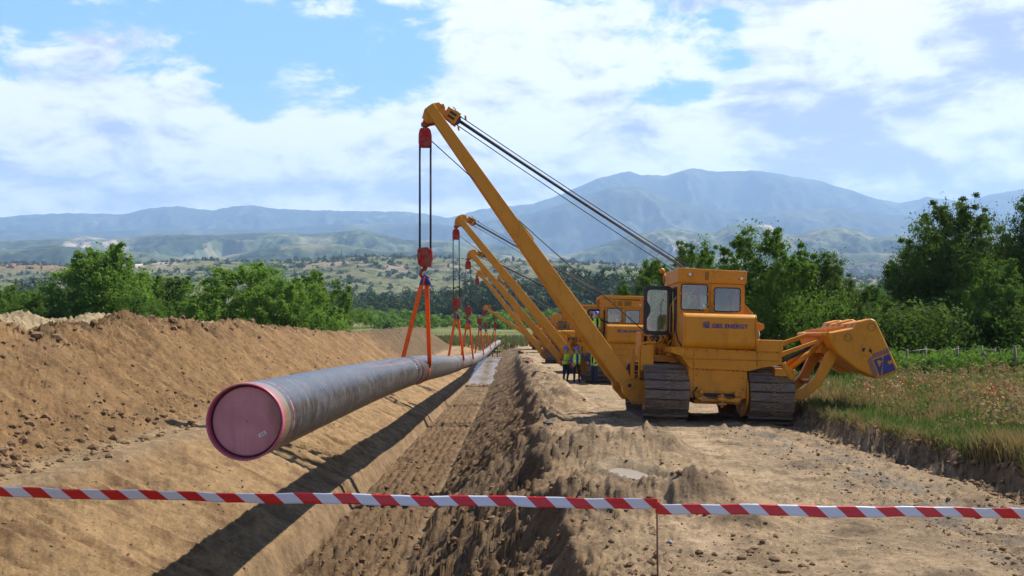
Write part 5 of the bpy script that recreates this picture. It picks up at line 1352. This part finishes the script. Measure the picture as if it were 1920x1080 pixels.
        for d_ in (2.6, 5.2):
            f_ = d_ / BL; yc = yb_ * (1 - f_) + (.16 if yb_ > 0 else -.12) * f_; c_ = Vector((PIV.x, yc, PIV.z)) + dirv * d_ + nrm * .2
            m_ = MB(); m_.add([c_ + dirv * a + nrm * b_ + Vector((0, cc, 0)) for a, b_, cc in ((-.35, .0, -.10), (-.35, .0, .10), (.35, -.03, .10), (.35, -.03, -.10), (-.30, .035, -.09), (-.30, .035, .09), (.05, .02, .09), (.05, .02, -.09))], [(0, 1, 2, 3), (4, 7, 6, 5), (0, 4, 5, 1), (1, 5, 6, 2), (2, 6, 7, 3), (3, 7, 4, 0)])
            m_.build('stiffener', M_yel2, leg)
    cr_ = MB()
    for d_ in (1.6, 4.0, 6.6):
        f_ = d_ / BL; c_ = Vector((PIV.x, 0, PIV.z)) + dirv * d_; cr_.cyl(c_ + Vector((0, -1.15 * (1 - f_) - .1 * f_, 0)), c_ + Vector((0, 1.25 * (1 - f_) + .1 * f_, 0)), .07, 8)
    cr_.build('boom_brace', M_yel2, bo)
    def L(a, b_, y_): return tip + dirv * a + nrm * b_ + Vector((0, y_, 0))
    hd = MB()
    for y_ in (-.24, .16):
        pl = [(.02, .0), (.02, .12), (-.06, .30), (-.28, .38), (-.44, .26), (-.52, .0), (-.46, -.16), (-.38, -.33), (-.16, -.36), (.0, -.17)]
        vs = [L(a, b_, y_) for a, b_ in pl] + [L(a, b_, y_ + .06) for a, b_ in pl]; n_ = len(pl)
        hd.add(vs, [tuple(range(n_)), tuple(range(2 * n_ - 1, n_ - 1, -1))] + [(i, i + n_, (i + 1) % n_ + n_, (i + 1) % n_) for i in range(n_)])
    hd.cyl(L(-.22, .34, -.30), L(-.22, .34, .28), .05, 10); hd.cyl(L(-.30, -.30, -.30), L(-.30, -.30, .28), .05, 10)
    hd.cyl(L(-.10, 0, -.18), L(-.10, 0, .16), .14, 14)
    hd.build('boom_head', M_yel2, bo, bevel=.012)
    # luffing block and ropes running back over the cab
    lb0 = L(-.25, .27, 0); gan_top = Vector((-.15, 1.0, 4.13)); rd = (gan_top - lb0).normalized(); pr = rd.cross(Vector((0, 1, 0))).normalized()
    lb = MB(); c1 = lb0 + rd * .14; c2 = lb0 + rd * .56
    for sy in (-.20, .18):
        lb.add([c1 + pr * .15 + Vector((0, sy, 0)), c2 + pr * .19 + Vector((0, sy, 0)), c2 - pr * .19 + Vector((0, sy, 0)), c1 - pr * .15 + Vector((0, sy, 0)), c1 + pr * .15 + Vector((0, sy + .03, 0)), c2 + pr * .19 + Vector((0, sy + .03, 0)), c2 - pr * .19 + Vector((0, sy + .03, 0)), c1 - pr * .15 + Vector((0, sy + .03, 0))],
               [(0, 1, 2, 3), (7, 6, 5, 4), (0, 4, 5, 1), (1, 5, 6, 2), (2, 6, 7, 3), (3, 7, 4, 0)])
    for q, w_ in ((.02, .14), (.30, .17), (.56, .19)): lb.cyl(c1 + rd * q + pr * w_ + Vector((0, -.2, 0)), c1 + rd * q + pr * w_ + Vector((0, .2, 0)), .03, 8); lb.cyl(c1 + rd * q - pr * w_ + Vector((0, -.2, 0)), c1 + rd * q - pr * w_ + Vector((0, .2, 0)), .03, 8)
    lb.tube([c1 + rd * .25 + pr * (.2 if pr.z > 0 else -.2), c1 + rd * .22 + Vector((0, 0, .30)), c1 + rd * .34 + Vector((0, 0, .30)), c1 + rd * .3 + Vector((0, 0, .18))], .012, 5)
    lb.cyl(L(-.22, .30, 0), c1 + rd * .05, .055, 8); lb.cyl(L(-.22, .30, -.12), c1 + rd * .05 + Vector((0, -.12, 0)), .03, 6); lb.cyl(L(-.22, .30, .12), c1 + rd * .05 + Vector((0, .12, 0)), .03, 6); lbo = lb.build('luffing_block', M_yel2, bo, bevel=.006); fr0 = Vector((0, -.232, 0))
    for w_ in (-.07, .06):
        m_ = MB(); a_ = c1 + rd * .12 + pr * w_ + fr0; m_.add([a_ - pr * .03, a_ + pr * .03, a_ + pr * .03 + rd * .22, a_ - pr * .03 + rd * .22] + [v + Vector((0, .03, 0)) for v in (a_ - pr * .03, a_ + pr * .03, a_ + pr * .03 + rd * .22, a_ - pr * .03 + rd * .22)], [(0, 1, 2, 3), (4, 7, 6, 5), (0, 4, 5, 1), (1, 5, 6, 2), (2, 6, 7, 3), (3, 7, 4, 0)]); m_.build('block_slot', M_hoodblk, lbo)
    MB().cyl(c2 - rd * .1 + Vector((0, -.15, 0)), c2 - rd * .1 + Vector((0, .15, 0)), .17, 16).build('sheave', M_dark, lbo)
    rad = {2: .019, 1: .016, 0: .020}[detail]
    for i, (oy, op) in enumerate([(-.10, -.16), (-.05, -.03), (-.04, .015), (.06, .06), (.12, .17)]):
        m_ = MB(); a_ = c2 + Vector((0, oy, 0)) + pr * op * .9; b_ = gan_top + Vector((.1, oy * 2.2, 0)) + pr * op * (.9 if i not in (0,) else 1.6)
        mid = (a_ + b_) / 2 + Vector((0, 0, -.035)); m_.tube([a_, (a_ + mid) / 2 + Vector((0, 0, -.01)), mid, (b_ + mid) / 2 + Vector((0, 0, -.01)), b_], rad * (1.15 if i in (1, 2) else .8), 6); m_.build('luffing_rope', M_rope, bo)
    # ---- hoist: upper block, falls, lower block, hook
    ub = L(-.22, -.30, -.02) + Vector((-.0, 0, -.18)); hk = Vector((hook_off[0], hook_off[1], hook_drop)); dn = (hk - ub).normalized()
    zq = -dn; xq = Vector((0, 1, 0)).cross(zq).normalized(); yq = zq.cross(xq); Q = Matrix((xq, yq, zq)).transposed().to_4x4()
    blk = [(-.10, .0), (.10, .0), (.155, -.05), (.185, -.20), (.185, -.46), (.12, -.56), (-.12, -.56), (-.185, -.46), (-.185, -.20), (-.155, -.05)]
    hb = bpy.data.objects.new('hoist_block', None); C.objects.link(hb); hb.parent = bo
    m_ = MB(); m_.cyl((0, 0, .16), (0, 0, .06), .075, 12); m_.cyl((0, 0, .10), (0, 0, -.02), .125, 10); m_.cyl((0, 0, .0), (0, 0, -.1), .07, 10); o = m_.build('swivel', M_red, hb, bevel=.012); o.matrix_local = Matrix.Translation(ub) @ Q
    m_ = MB(); m_.prism([(a, b_ - .07) for a, b_ in blk], -.15, -.11).prism([(a, b_ - .07) for a, b_ in blk], .11, .15).prism([(a * .96, (b_ + .28) * .94 - .35) for a, b_ in blk], -.105, .105); m_.cyl((-.0, -.19, -.36), (0, .19, -.36), .05, 10); m_.cyl((-.0, -.165, -.36), (0, .165, -.36), .10, 12)
    o = m_.build('upper_block', M_red, hb, bevel=.012); o.matrix_local = Matrix.Translation(ub) @ Q
    length = (hk - ub).length
    lbz = length - .88
    for i, (ox, oy) in enumerate([(-.16, -.10), (-.15, -.03), (-.17, .04), (-.15, .10), (.16, -.10), (.15, -.03), (.17, .04), (.15, .10)] if detail else [(-.16, -.06), (-.16, .06), (.16, -.06), (.16, .06)]):
        m_ = MB().cyl((ox, oy, -.48), (ox * 1.0, oy, -lbz - .12), rad * .95, 6); o = m_.build('hoist_rope', M_rope, hb); o.matrix_local = Matrix.Translation(ub) @ Q
    m_ = MB(); z_ = -lbz; lbp = [(-.17, 0), (.10, .02), (.20, -.07), (.225, -.30), (.185, -.50), (.10, -.56), (-.12, -.56), (-.19, -.48), (-.225, -.26), (-.21, -.06)]
    m_.prism([(a, b_ + z_) for a, b_ in lbp], -.17, -.12).prism([(a, b_ + z_) for a, b_ in lbp], .12, .17).prism([(a * .95, (b_ + .28) * .93 - .28 + z_) for a, b_ in lbp], -.115, .115); m_.cyl((0, -.20, z_ - .26), (0, .20, z_ - .26), .055, 10); m_.box(-.02, .20, -.20, .0, z_ - .53, z_ - .47)
    o = m_.build('lower_block', M_red, hb, bevel=.012); o.matrix_local = Matrix.Translation(ub) @ Q
    m_ = MB(); cx_ = -.0; zc = z_ - .56
    pts = [(0.02, 0, zc + .05), (0.01, 0, zc - .06)] + [(.01 + .0 - .145 * math.sin(a) * 1.0, 0, zc - .20 + .14 * math.cos(a)) for a in np.linspace(.15, math.pi + .9, 10)]
    m_.tube(pts, [.06, .055] + list(np.linspace(.055, .03, 10)), 10); m_.cyl((0, 0, zc + .10), (0, 0, zc - .02), .075, 10)
    o = m_.build('hook', M_red, hb); o.matrix_local = Matrix.Translation(ub) @ Q
    apex = Matrix.Translation(ub) @ Q @ Vector((.0, 0, zc - .31))
    # winch fall down to the deck winch
    m_ = MB(); a_ = Matrix.Translation(ub) @ Q @ Vector((.17, .1, -.42)); b_ = Vector((-1.55, .35, 2.3)); m_.tube([a_, (a_ + b_) / 2 + Vector((0, 0, -.04)), b_], rad * .85, 6); m_.build('winch_rope', M_rope, bo)
    return root, apex


def machine_matrix(X, Y, zdrop=0.0, yaw=0.0, roll=0.0):
    s = (prof(Y + 2) - prof(Y - 2)) / 4
    return Matrix.Translation((X, Y, gz(X, Y) * 0 + float(prof(Y)) - .018 * 3.4 + zdrop)) @ Euler((math.atan(s), R(roll), R(yaw)), 'XYZ').to_matrix().to_4x4()


MACH = [  # X, Y, boom angle deg, tip px, hook lower-block py, label
    (5.54, 29.3, 54.7, (797, 521), 'nearest yellow pipelayer with an open cab door and raised boom', 0, 2, (0.6, 1.5)),
    (5.68, 52.3, 50.1, (856, 590), 'second yellow pipelayer in the row, roll-over portal above its cab', 1, 1, (0, 1.0)),
    (5.50, 66.5, 49.5, (878, 600), 'third yellow pipelayer in the row, behind the one with the men', 1, 0, (0, 0)),
    (5.05, 91.0, 50.0, (900, 615), 'fourth yellow pipelayer in the row, its boom parallel to the third', 1, 0, (0, 0)),
    (6.10, 125.0, 36.5, (911, 618), 'far yellow pipelayer whose boom is lowered flattest of all', 1, 0, (0, 0)),
    (4.75, 137.0, 65.0, (928, 616), 'farthest yellow pipelayer with the steepest boom', 1, 0, (0, 0))]
TIPS = [(804, 198), (858, 406), (880, 471), (896, 508), (907, 575), (936, 518)]
for i, (X, Y, ang, hookpx, lab, var, det, (yaw, roll)) in enumerate(MACH):
    Mw = machine_matrix(X, Y, 0.0, yaw, roll); inv = Mw.inverted()
    Yp = (Mw @ PIV).y; tl = inv @ Vector(((TIPS[i][0] - 960) / F * Yp, Yp, EYE + (540 - TIPS[i][1]) / F * Yp)); ang = math.atan2(tl.z - PIV.z, PIV.x - tl.x); blen = math.hypot(tl.z - PIV.z, PIV.x - tl.x)
    tipw = Mw @ (PIV + Vector((-math.cos(ang), 0, math.sin(ang))) * blen)
    Yh = tipw.y; sp_ = pipe_s(Yh); pc = pipe_at(sp_)
    # hook hangs above the pipe; lean of the falls follows from tip and pipe
    hx = (hookpx[0] - 960) / F * Yh; hz = EYE + (540 - hookpx[1]) / F * Yh
    hkl = inv @ Vector((hx, Yh, hz))
    root, apex = build_machine('pipelayer', det, ang, hkl.z, (hkl.x, hkl.y), var, blen)
    root.matrix_world = Mw; tag(root, lab, 'pipelayer', 'pipelayers in a row along the trench')
    ax = Mw @ apex
    # sling: two webbing legs round the pipe
    sl = empty('lifting_sling', ax); tag(sl, ['largest orange lifting sling, on the hook of the nearest pipelayer', 'orange sling on the hook of the second pipelayer', 'orange sling on the hook of the third pipelayer', 'thin orange sling on the hook of the fourth pipelayer',
        'far orange sling under the lowest boom', 'farthest orange sling, beside the distant man in the vest'][i], 'sling', 'orange slings holding the pipe')
    A = Vector((0, 0, 0)); wd = .085 if i == 0 else .075; th = .012
    def strap(pts, w0, w1):
        m_ = MB(); vs = []; n_ = len(pts)
        for q, p in enumerate(pts):
            t_ = (pts[min(q + 1, n_ - 1)] - pts[max(q - 1, 0)]).normalized(); side_ = Vector((.75, -.66, 0)); side_ = (side_ - t_ * side_.dot(t_)).normalized() if q < n_ - 9 else Vector((0, 1, 0))
            nn_ = t_.cross(side_).normalized(); w_ = w0 + (w1 - w0) * q / (n_ - 1)
            for a_, b_ in ((-1, -1), (1, -1), (1, 1), (-1, 1)): vs.append(p + side_ * w_ * a_ + nn_ * th * b_)
        fs = [(q * 4 + k_, q * 4 + (k_ + 1) % 4, (q + 1) * 4 + (k_ + 1) % 4, (q + 1) * 4 + k_) for q in range(n_ - 1) for k_ in range(4)] + [(0, 1, 2, 3), tuple((n_ - 1) * 4 + k_ for k_ in range(4))]
        return m_.add(vs, fs)
    pcl = pc - ax; rr_ = PR + .014
    for sgn, nm in ((-1, 'left'), (1, 'right')):
        a0 = math.acos(max(-1, min(1, rr_ / math.hypot(pcl.x, pcl.z)))); base_a = math.atan2(-pcl.z, -pcl.x); ta = base_a - sgn * a0
        ta = base_a + (a0 if sgn < 0 else -a0)
        tp = pcl + Vector((math.cos(ta) * rr_, sgn * .03, math.sin(ta) * rr_))
        pts = [Vector((sgn * .035, sgn * .02, .05)) + (tp - Vector((sgn * .035, 0, 0))) * f_ * 1.0 for f_ in np.linspace(0, .97, 6)]
        end = math.radians(-88)
        if sgn > 0: angs = np.linspace(ta, end, 9)
        else: angs = np.linspace(ta, math.radians(360 - 92), 9)
        pts += [pcl + Vector((math.cos(a) * rr_, sgn * .03 * (1 if q_ < 8 else 0), math.sin(a) * rr_)) for q_, a in enumerate(angs)]
        strap(pts, wd, wd * .75).build('sling_leg', M_sling, sl)
    m_ = MB(); m_.tube([(-.10, 0, -.22), (-.045, 0, -.02), (-.02, 0, .05), (.0, 0, .07), (.03, 0, .05), (.05, 0, -.02), (.11, 0, -.22)], [.075, .06, .045, .045, .045, .06, .075], 8); m_.build('blue_sleeve', M_blue, sl)

# ------------------------------------------------------------------ people
def skin(name, jts, edges, radii, sub=2, rootidx=0):
    me = bpy.data.meshes.new('tmp_skin'); me.from_pydata([tuple(j) for j in jts], edges, []); o = bpy.data.objects.new('tmp_skin', me); C.objects.link(o)
    md = o.modifiers.new('s', 'SKIN'); md.use_smooth_shade = True
    for i, v in enumerate(me.skin_vertices[0].data): v.radius = radii[i] if isinstance(radii[i], tuple) else (radii[i], radii[i]); v.use_root = (i == rootidx)
    sb_ = o.modifiers.new('u', 'SUBSURF'); sb_.levels = sub; sb_.render_levels = sub
    dg = bpy.context.evaluated_depsgraph_get(); m2 = bpy.data.meshes.new_from_object(o.evaluated_get(dg)); bpy.data.objects.remove(o); m2.name = name
    return m2


M_skin = mat('skin', (.42, .22, .14), .55); M_vest = mat('hi_vis_vest', (.36, .66, .02), .7, **{'Emission Strength': 0.0}); M_refl = mat('reflective_band', (.62, .66, .60), .35); M_navyc = mat('navy_cloth', (.014, .018, .05), .9)
M_bluec = mat('blue_shirt', (.02, .04, .22), .9); M_redc = mat('red_shirt', (.30, .02, .02), .9); M_blk = mat('black_cloth', (.012, .012, .014), .9); M_helm = mat('blue_helmet', (.02, .10, .52), .3); M_hair = mat('dark_hair', (.02, .015, .01), .8)


def person(label, loc, face, shirt, trousers, arms, vest=True, helmet=True, seated=False, short=False):
    """arms: list of (elbow, wrist, middle) offsets for left/right, in body space facing -y"""
    t = empty('person', loc, (0, 0, face)); tag(t, label, 'person')
    H_ = [(0, 0, .96), (0, -.01, 1.15), (0, 0, 1.36), (0, .0, 1.47), (0, -.02, 1.56), (0, -.03, 1.68)]; rad = [(.16, .12), (.15, .11), (.17, .12), (.065, .065), (.075, .085), (.085, .098)]
    E_ = [(0, 1), (1, 2), (2, 3), (3, 4), (4, 5)]; J = list(H_)
    for s, q in ((-1, 0), (1, 1)):
        b0 = len(J)
        if seated: J += [(s * .11, 0, .93), (s * .13, -.42, .92), (s * .13, -.45, .48), (s * .13, -.58, .42)]
        else: J += [(s * .10, 0, .90), (s * .12, -.02 - .03 * q, .50), (s * .13, .02 + .05 * q, .10), (s * .15, -.10 + .05 * q, .045)]
        rad += [(.105, .105), (.07, .07), (.05, .05), (.045, .038)]; E_ += [(0, b0), (b0, b0 + 1), (b0 + 1, b0 + 2), (b0 + 2, b0 + 3)]
        b0 = len(J); el_, wr_ = arms[q]
        sh_ = (s * .19, 0, 1.40); J += [sh_, el_, wr_, tuple(Vector(wr_) + (Vector(wr_) - Vector(el_)).normalized() * .09)]; rad += [(.065, .065), (.046, .046), (.032, .032), (.042, .022)]; E_ += [(2, b0), (b0, b0 + 1), (b0 + 1, b0 + 2), (b0 + 2, b0 + 3)]
        # fingers and thumb
        hand = Vector(J[b0 + 3]); d_ = (Vector(wr_) - Vector(el_)).normalized(); sd_ = d_.cross(Vector((0, 1, .2))).normalized()
        for k_, (off_, ln_) in enumerate(((-.03, .065), (-.01, .08), (.01, .075), (.03, .06))):
            i0 = len(J); J += [tuple(hand + sd_ * off_ + d_ * ln_ * .55), tuple(hand + sd_ * off_ * 1.1 + d_ * ln_ + Vector((0, -.015, -.01)))]; rad += [(.010, .010), (.008, .008)]; E_ += [(b0 + 3, i0), (i0, i0 + 1)]
        i0 = len(J); J += [tuple(hand + sd_ * -.055 + d_ * .01)]; rad += [(.011, .011)]; E_ += [(b0 + 3, i0)]
    me = skin('body', J, E_, rad, 2)
    for m_ in (trousers, shirt, M_skin, M_blk): me.materials.append(m_)
    arm_pts = [(Vector(arms[q][0]), Vector(arms[q][1])) for q in (0, 1)]
    for f in me.polygons:
        c = f.center; mi = 1
        if c.z > 1.49: mi = 2
        elif seated and (c.y < -.25 or c.z < .97) and c.z < 1.02: mi = 0 if c.z > .5 else 3
        elif c.z < 1.0 and abs(c.x) < .26: mi = 0 if c.z > .10 else 3
        for el_, wr_ in arm_pts:
            ab = wr_ - el_; tt_ = (c - el_).dot(ab) / ab.length_squared; dd = (c - el_ - ab * max(0, min(1.5, tt_))).length
            if dd < .10 and tt_ > (.08 if short else .92): mi = 2
            elif dd < .085 and tt_ > 0: mi = 1
        f.material_index = mi
    bod = link(bpy.data.objects.new('body', me), t)
    hd = MB(); hd.sphere((0, -.03, 1.655), .098, 16, 12, 0, (.86, 1.02, 1.22)); hd.prism([(-.132, 1.66), (-.150, 1.625), (-.122, 1.615)], -.012, .012, 0, 'x'); hd.box(-.03, .03, -.128, -.120, 1.585, 1.595, 1)
    for s in (-1, 1): hd.sphere((s * .034, -.118, 1.668), .011, 8, 6, 1); hd.sphere((s * .088, -.02, 1.655), .025, 8, 6, 0, (.4, .8, 1.2))
    hd.build('head', [M_skin, M_hair], t)
    if helmet:
        h_ = MB(); n_ = 18
        for j in range(6):
            pass
        vs = []; 
        for j in range(7):
            a = math.pi / 2 * j / 6
            for i_ in range(n_): b_ = 2 * math.pi * i_ / n_; vs.append((.122 * math.cos(b_) * math.cos(a), -.02 + .142 * math.sin(b_) * math.cos(a), 1.70 + .125 * math.sin(a)))
        h_.add(vs, [(j * n_ + i_, j * n_ + (i_ + 1) % n_, (j + 1) * n_ + (i_ + 1) % n_, (j + 1) * n_ + i_) for j in range(6) for i_ in range(n_)], 0, True)
        h_.prism([(.125 * math.cos(a), -.02 + .145 * math.sin(a)) for a in np.linspace(0, 6.283, 18, endpoint=False)], 1.69, 1.70, 0, 'z'); h_.prism([(-.09, -.13), (.09, -.13), (.07, -.205), (-.07, -.205)], 1.69, 1.70, 0, 'z'); h_.box(-.012, .012, -.14, .10, 1.80, 1.835)
        h_.build('helmet', M_helm, t)
    else:
        h_ = MB().sphere((0, -.01, 1.70), .105, 14, 8, 0, (.92, 1.02, .85)).prism([(-.08, -.10), (.08, -.10), (.06, -.20), (-.06, -.20)], 1.70, 1.715, 0, 'z'); h_.build('cap', M_blk, t)
    if vest:
        v_ = MB(); n_ = 20; prof_ = [(.93, .205, .155), (1.05, .200, .150), (1.07, .200, .150), (1.13, .200, .150), (1.15, .200, .150), (1.30, .215, .155), (1.40, .205, .140), (1.47, .11, .09)]; vs = []
        for z_, a_, b_ in prof_:
            for i_ in range(n_): th_ = math.pi * 2 * i_ / n_; vs.append((a_ * math.cos(th_), b_ * math.sin(th_) - .005, z_))
        fs, mi = [], []
        for j in range(len(prof_) - 1):
            for i_ in range(n_):
                open_ = i_ in (14, 15) and shirt is not M_redc
                if open_: continue
                v_.add([vs[j * n_ + i_], vs[j * n_ + (i_ + 1) % n_], vs[(j + 1) * n_ + (i_ + 1) % n_], vs[(j + 1) * n_ + i_]], [(0, 1, 2, 3)], 1 if j == 2 else 0, True)
        vo_ = v_.build('safety_vest', [M_vest, M_refl], t); sd_ = vo_.modifiers.new('solid', 'SOLIDIFY'); sd_.thickness = .012
    return t


def on(X, Y): return (X, Y, gz(X, Y))


DOWN = [((-.26, .02, 1.12), (-.27, -.04, .86)), ((.26, .02, 1.12), (.27, -.04, .86))]
FOLD = [((-.27, -.05, 1.13), (.02, -.22, 1.16)), ((.27, -.05, 1.13), (-.02, -.25, 1.10))]
POCK = [((-.30, .06, 1.14), (-.22, -.08, .97)), ((.44, -.05, 1.30), (.62, -.20, 1.22))]
person('man with folded arms in yellow vest over a red shirt, leftmost of the group', on(2.72, 51.2), R(35), M_redc, M_navyc, FOLD, short=True)
person('broad man in open yellow vest and blue shirt reaching out one arm', on(3.22, 50.4), R(10), M_bluec, M_blk, POCK)
person('man in yellow vest half hidden by the nearest boom, before the second tracks', on(4.02, 49.4), R(-50), M_blk, M_navyc, [((-.27, -.05, 1.14), (-.15, -.28, 1.10)), ((.27, -.02, 1.14), (.20, -.24, 1.05))])
Mw = machine_matrix(5.68, 52.3, 0, 0, 1.0)
p = Mw @ Vector((-1.47, -1.50, 1.79)); person('man standing up on the deck of the second pipelayer', (p.x, p.y, p.z), R(15), M_blk, M_navyc, POCK)
person('distant man in a yellow vest standing at the far end of the pipe', on((937.5 - 960) / F * 171, 171), R(170), M_blk, M_blk, FOLD, helmet=False)
Mw = machine_matrix(5.54, 29.3, 0, .6, 1.5); p = Mw @ Vector((-.34, -.25, 1.84)); person('operator in dark clothes and cap seated in the nearest cab', (p.x, p.y, p.z), R(-70), M_blk, M_blk, [((-.27, -.12, 1.14), (-.2, -.38, 1.18)), ((.27, -.12, 1.14), (.2, -.38, 1.18))], vest=False, helmet=False, seated=True)

# ------------------------------------------------------------------ small site equipment
for X, Y, lab, s_ in (((991 - 960) / 27 * 1.0, 73, 'small petrol pump with red frame on the spoil strip by the third pipelayer', 1.0), ((976 - 960) / 17.5, 112, 'small dark pump standing farther along the spoil strip', 1.0)):
    t = empty('water_pump', on(X, Y)); t.scale = (s_,) * 3; tag(t, lab, 'pump')
    MB().tube([(-.35, -.25, .02), (-.35, -.25, .5), (.35, -.25, .5), (.35, -.25, .02)], .025, 6).tube([(-.35, .25, .02), (-.35, .25, .5), (.35, .25, .5), (.35, .25, .02)], .025, 6).tube([(-.35, -.25, .1), (-.35, .25, .1)], .025, 6).tube([(.35, -.25, .1), (.35, .25, .1)], .025, 6).build('frame', M_red, t)
    MB().box(-.24, .10, -.18, .18, .12, .42).cyl((.1, 0, .25), (.3, 0, .25), .14, 14).box(-.2, .05, -.14, .14, .42, .52).build('engine', M_dark, t, bevel=.02)
    MB().tube([(.3, 0, .2), (.6, -.2, .1), (1.0, -.5, .05), (1.6, -.4, .04)], .04, 8).build('hose', M_black, t)
t = empty('timber_trestle', ((924 - 960) / F * 131, 131.5, float(prof(131)) - .75)); tag(t, 'low timber trestle across the far end of the flooded trench', 'trestle')
MB().box(-.9, .9, -.12, .12, .36, .48).build('beam', M_wood, t)
for x_ in (-.7, -.1, .5): MB().box(x_, x_ + .14, -.1, .1, -.3, .358).build('leg', M_wood, t)

# ------------------------------------------------------------------ barrier tape and stake
YT = F / 266.0
def pt(px, py, Y=YT): return Vector(((px - 960) / F * Y, Y, EYE + (540 - py) / F * Y))
st_top = pt(1232, 938); gzs = gz(st_top.x, YT)
t = empty('tape_stake', (st_top.x, YT, gzs)); tag(t, 'thin rusty steel rod holding up the red and white tape', 'stake')
MB().cyl((0.012, 0, -.3), (0, 0, st_top.z - gzs + .01), .0075, 8).build('rod', M_rust, t)


def tape(label, keys, seed, flip=1):
    xs_ = np.array([k_[0] for k_ in keys]); zs_ = np.array([k_[1] for k_ in keys]); x0, x1 = xs_[0], xs_[-1]; hw = .0375; per = .273; m_ = MB(); rt = random.Random(seed)
    # stripes are slanted bands; build thin strips so each face is one colour
    n_ = int((x1 - x0) / (per / 2)); sl = .078
    def P(x, v):
        z_ = float(np.interp(x, xs_, zs_)); y_ = YT - .012 + .006 * math.sin(x * 2.1 + seed) + .012 * v * math.sin(x * 1.3 + seed); tw = 1 - .10 * (1 + math.sin(x * 3.1 + seed + math.sin(x * 7.3))) * .5; z_ += .004 * math.sin(x * 5.3 + seed) + .002 * math.sin(x * 17 + seed)
        return (x, y_ + .003 * math.sin(v * 9), z_ + v * hw * tw)
    xcur = x0; i_ = 0; b0 = math.floor(x0 / per) * per - per
    k_ = 0
    while True:
        a = b0 + k_ * per / 2; b_ = a + per / 2; k_ += 1
        if a - sl > x1: break
        nv, nu = 6, 5; vs = []; ok = True
        for j in range(nv + 1):
            v = -1 + 2 * j / nv; sh = -sl * .5 * v
            for u in range(nu + 1):
                x = min(max(a + (b_ - a) * u / nu + sh, x0), x1); vs.append(P(x, v))
        if max(q[0] for q in vs) - min(q[0] for q in vs) < 1e-4: continue
        m_.add(vs, [(j * (nu + 1) + u, j * (nu + 1) + u + 1, (j + 1) * (nu + 1) + u + 1, (j + 1) * (nu + 1) + u) for j in range(nv) for u in range(nu)], k_ % 2, True)
    o = m_.build('barrier_tape', [M_tred, M_twht], None); so = o.modifiers.new('s', 'SOLIDIFY'); so.thickness = .0008
    tag(o, label, 'tape', 'red and white barrier tape')


def kz(l): return [(pt(a, b)[0], pt(a, b)[2]) for a, b in l]
tape('red and white tape stretched left of the rusty stake over the trench', kz([(-900, 905), (0, 922), (400, 931), (800, 938), (1100, 942), (1232, 944)]), 2)
tape('red and white tape running right from the rusty stake over the track', kz([(1234, 953), (1500, 957), (1920, 961), (2900, 960)]), 5)
m_ = MB().box(-.012, .02, -.012, .008, -.05, .03); kn = m_.build('tape_knot', M_tred, t, bevel=.006); kn.location = (0, 0, st_top.z - gzs - .04)

# ------------------------------------------------------------------ air
hz_ = MB().box(-22000, 22000, -400, 17500, -60, 1750).build('haze', None)
hz_.data.materials.clear()
mh = bpy.data.materials.new('air'); mh.use_nodes = True; nt = mh.node_tree; nt.nodes.clear()
pv = nt.nodes.new('ShaderNodeVolumePrincipled'); pv.inputs['Color'].default_value = (.44, .66, 1.0, 1); pv.inputs['Density'].default_value = 0.66e-4; pv.inputs['Anisotropy'].default_value = .15
ou = nt.nodes.new('ShaderNodeOutputMaterial'); nt.links.new(pv.outputs[0], ou.inputs['Volume']); hz_.data.materials.append(mh); hz_['kind'] = 'stuff'
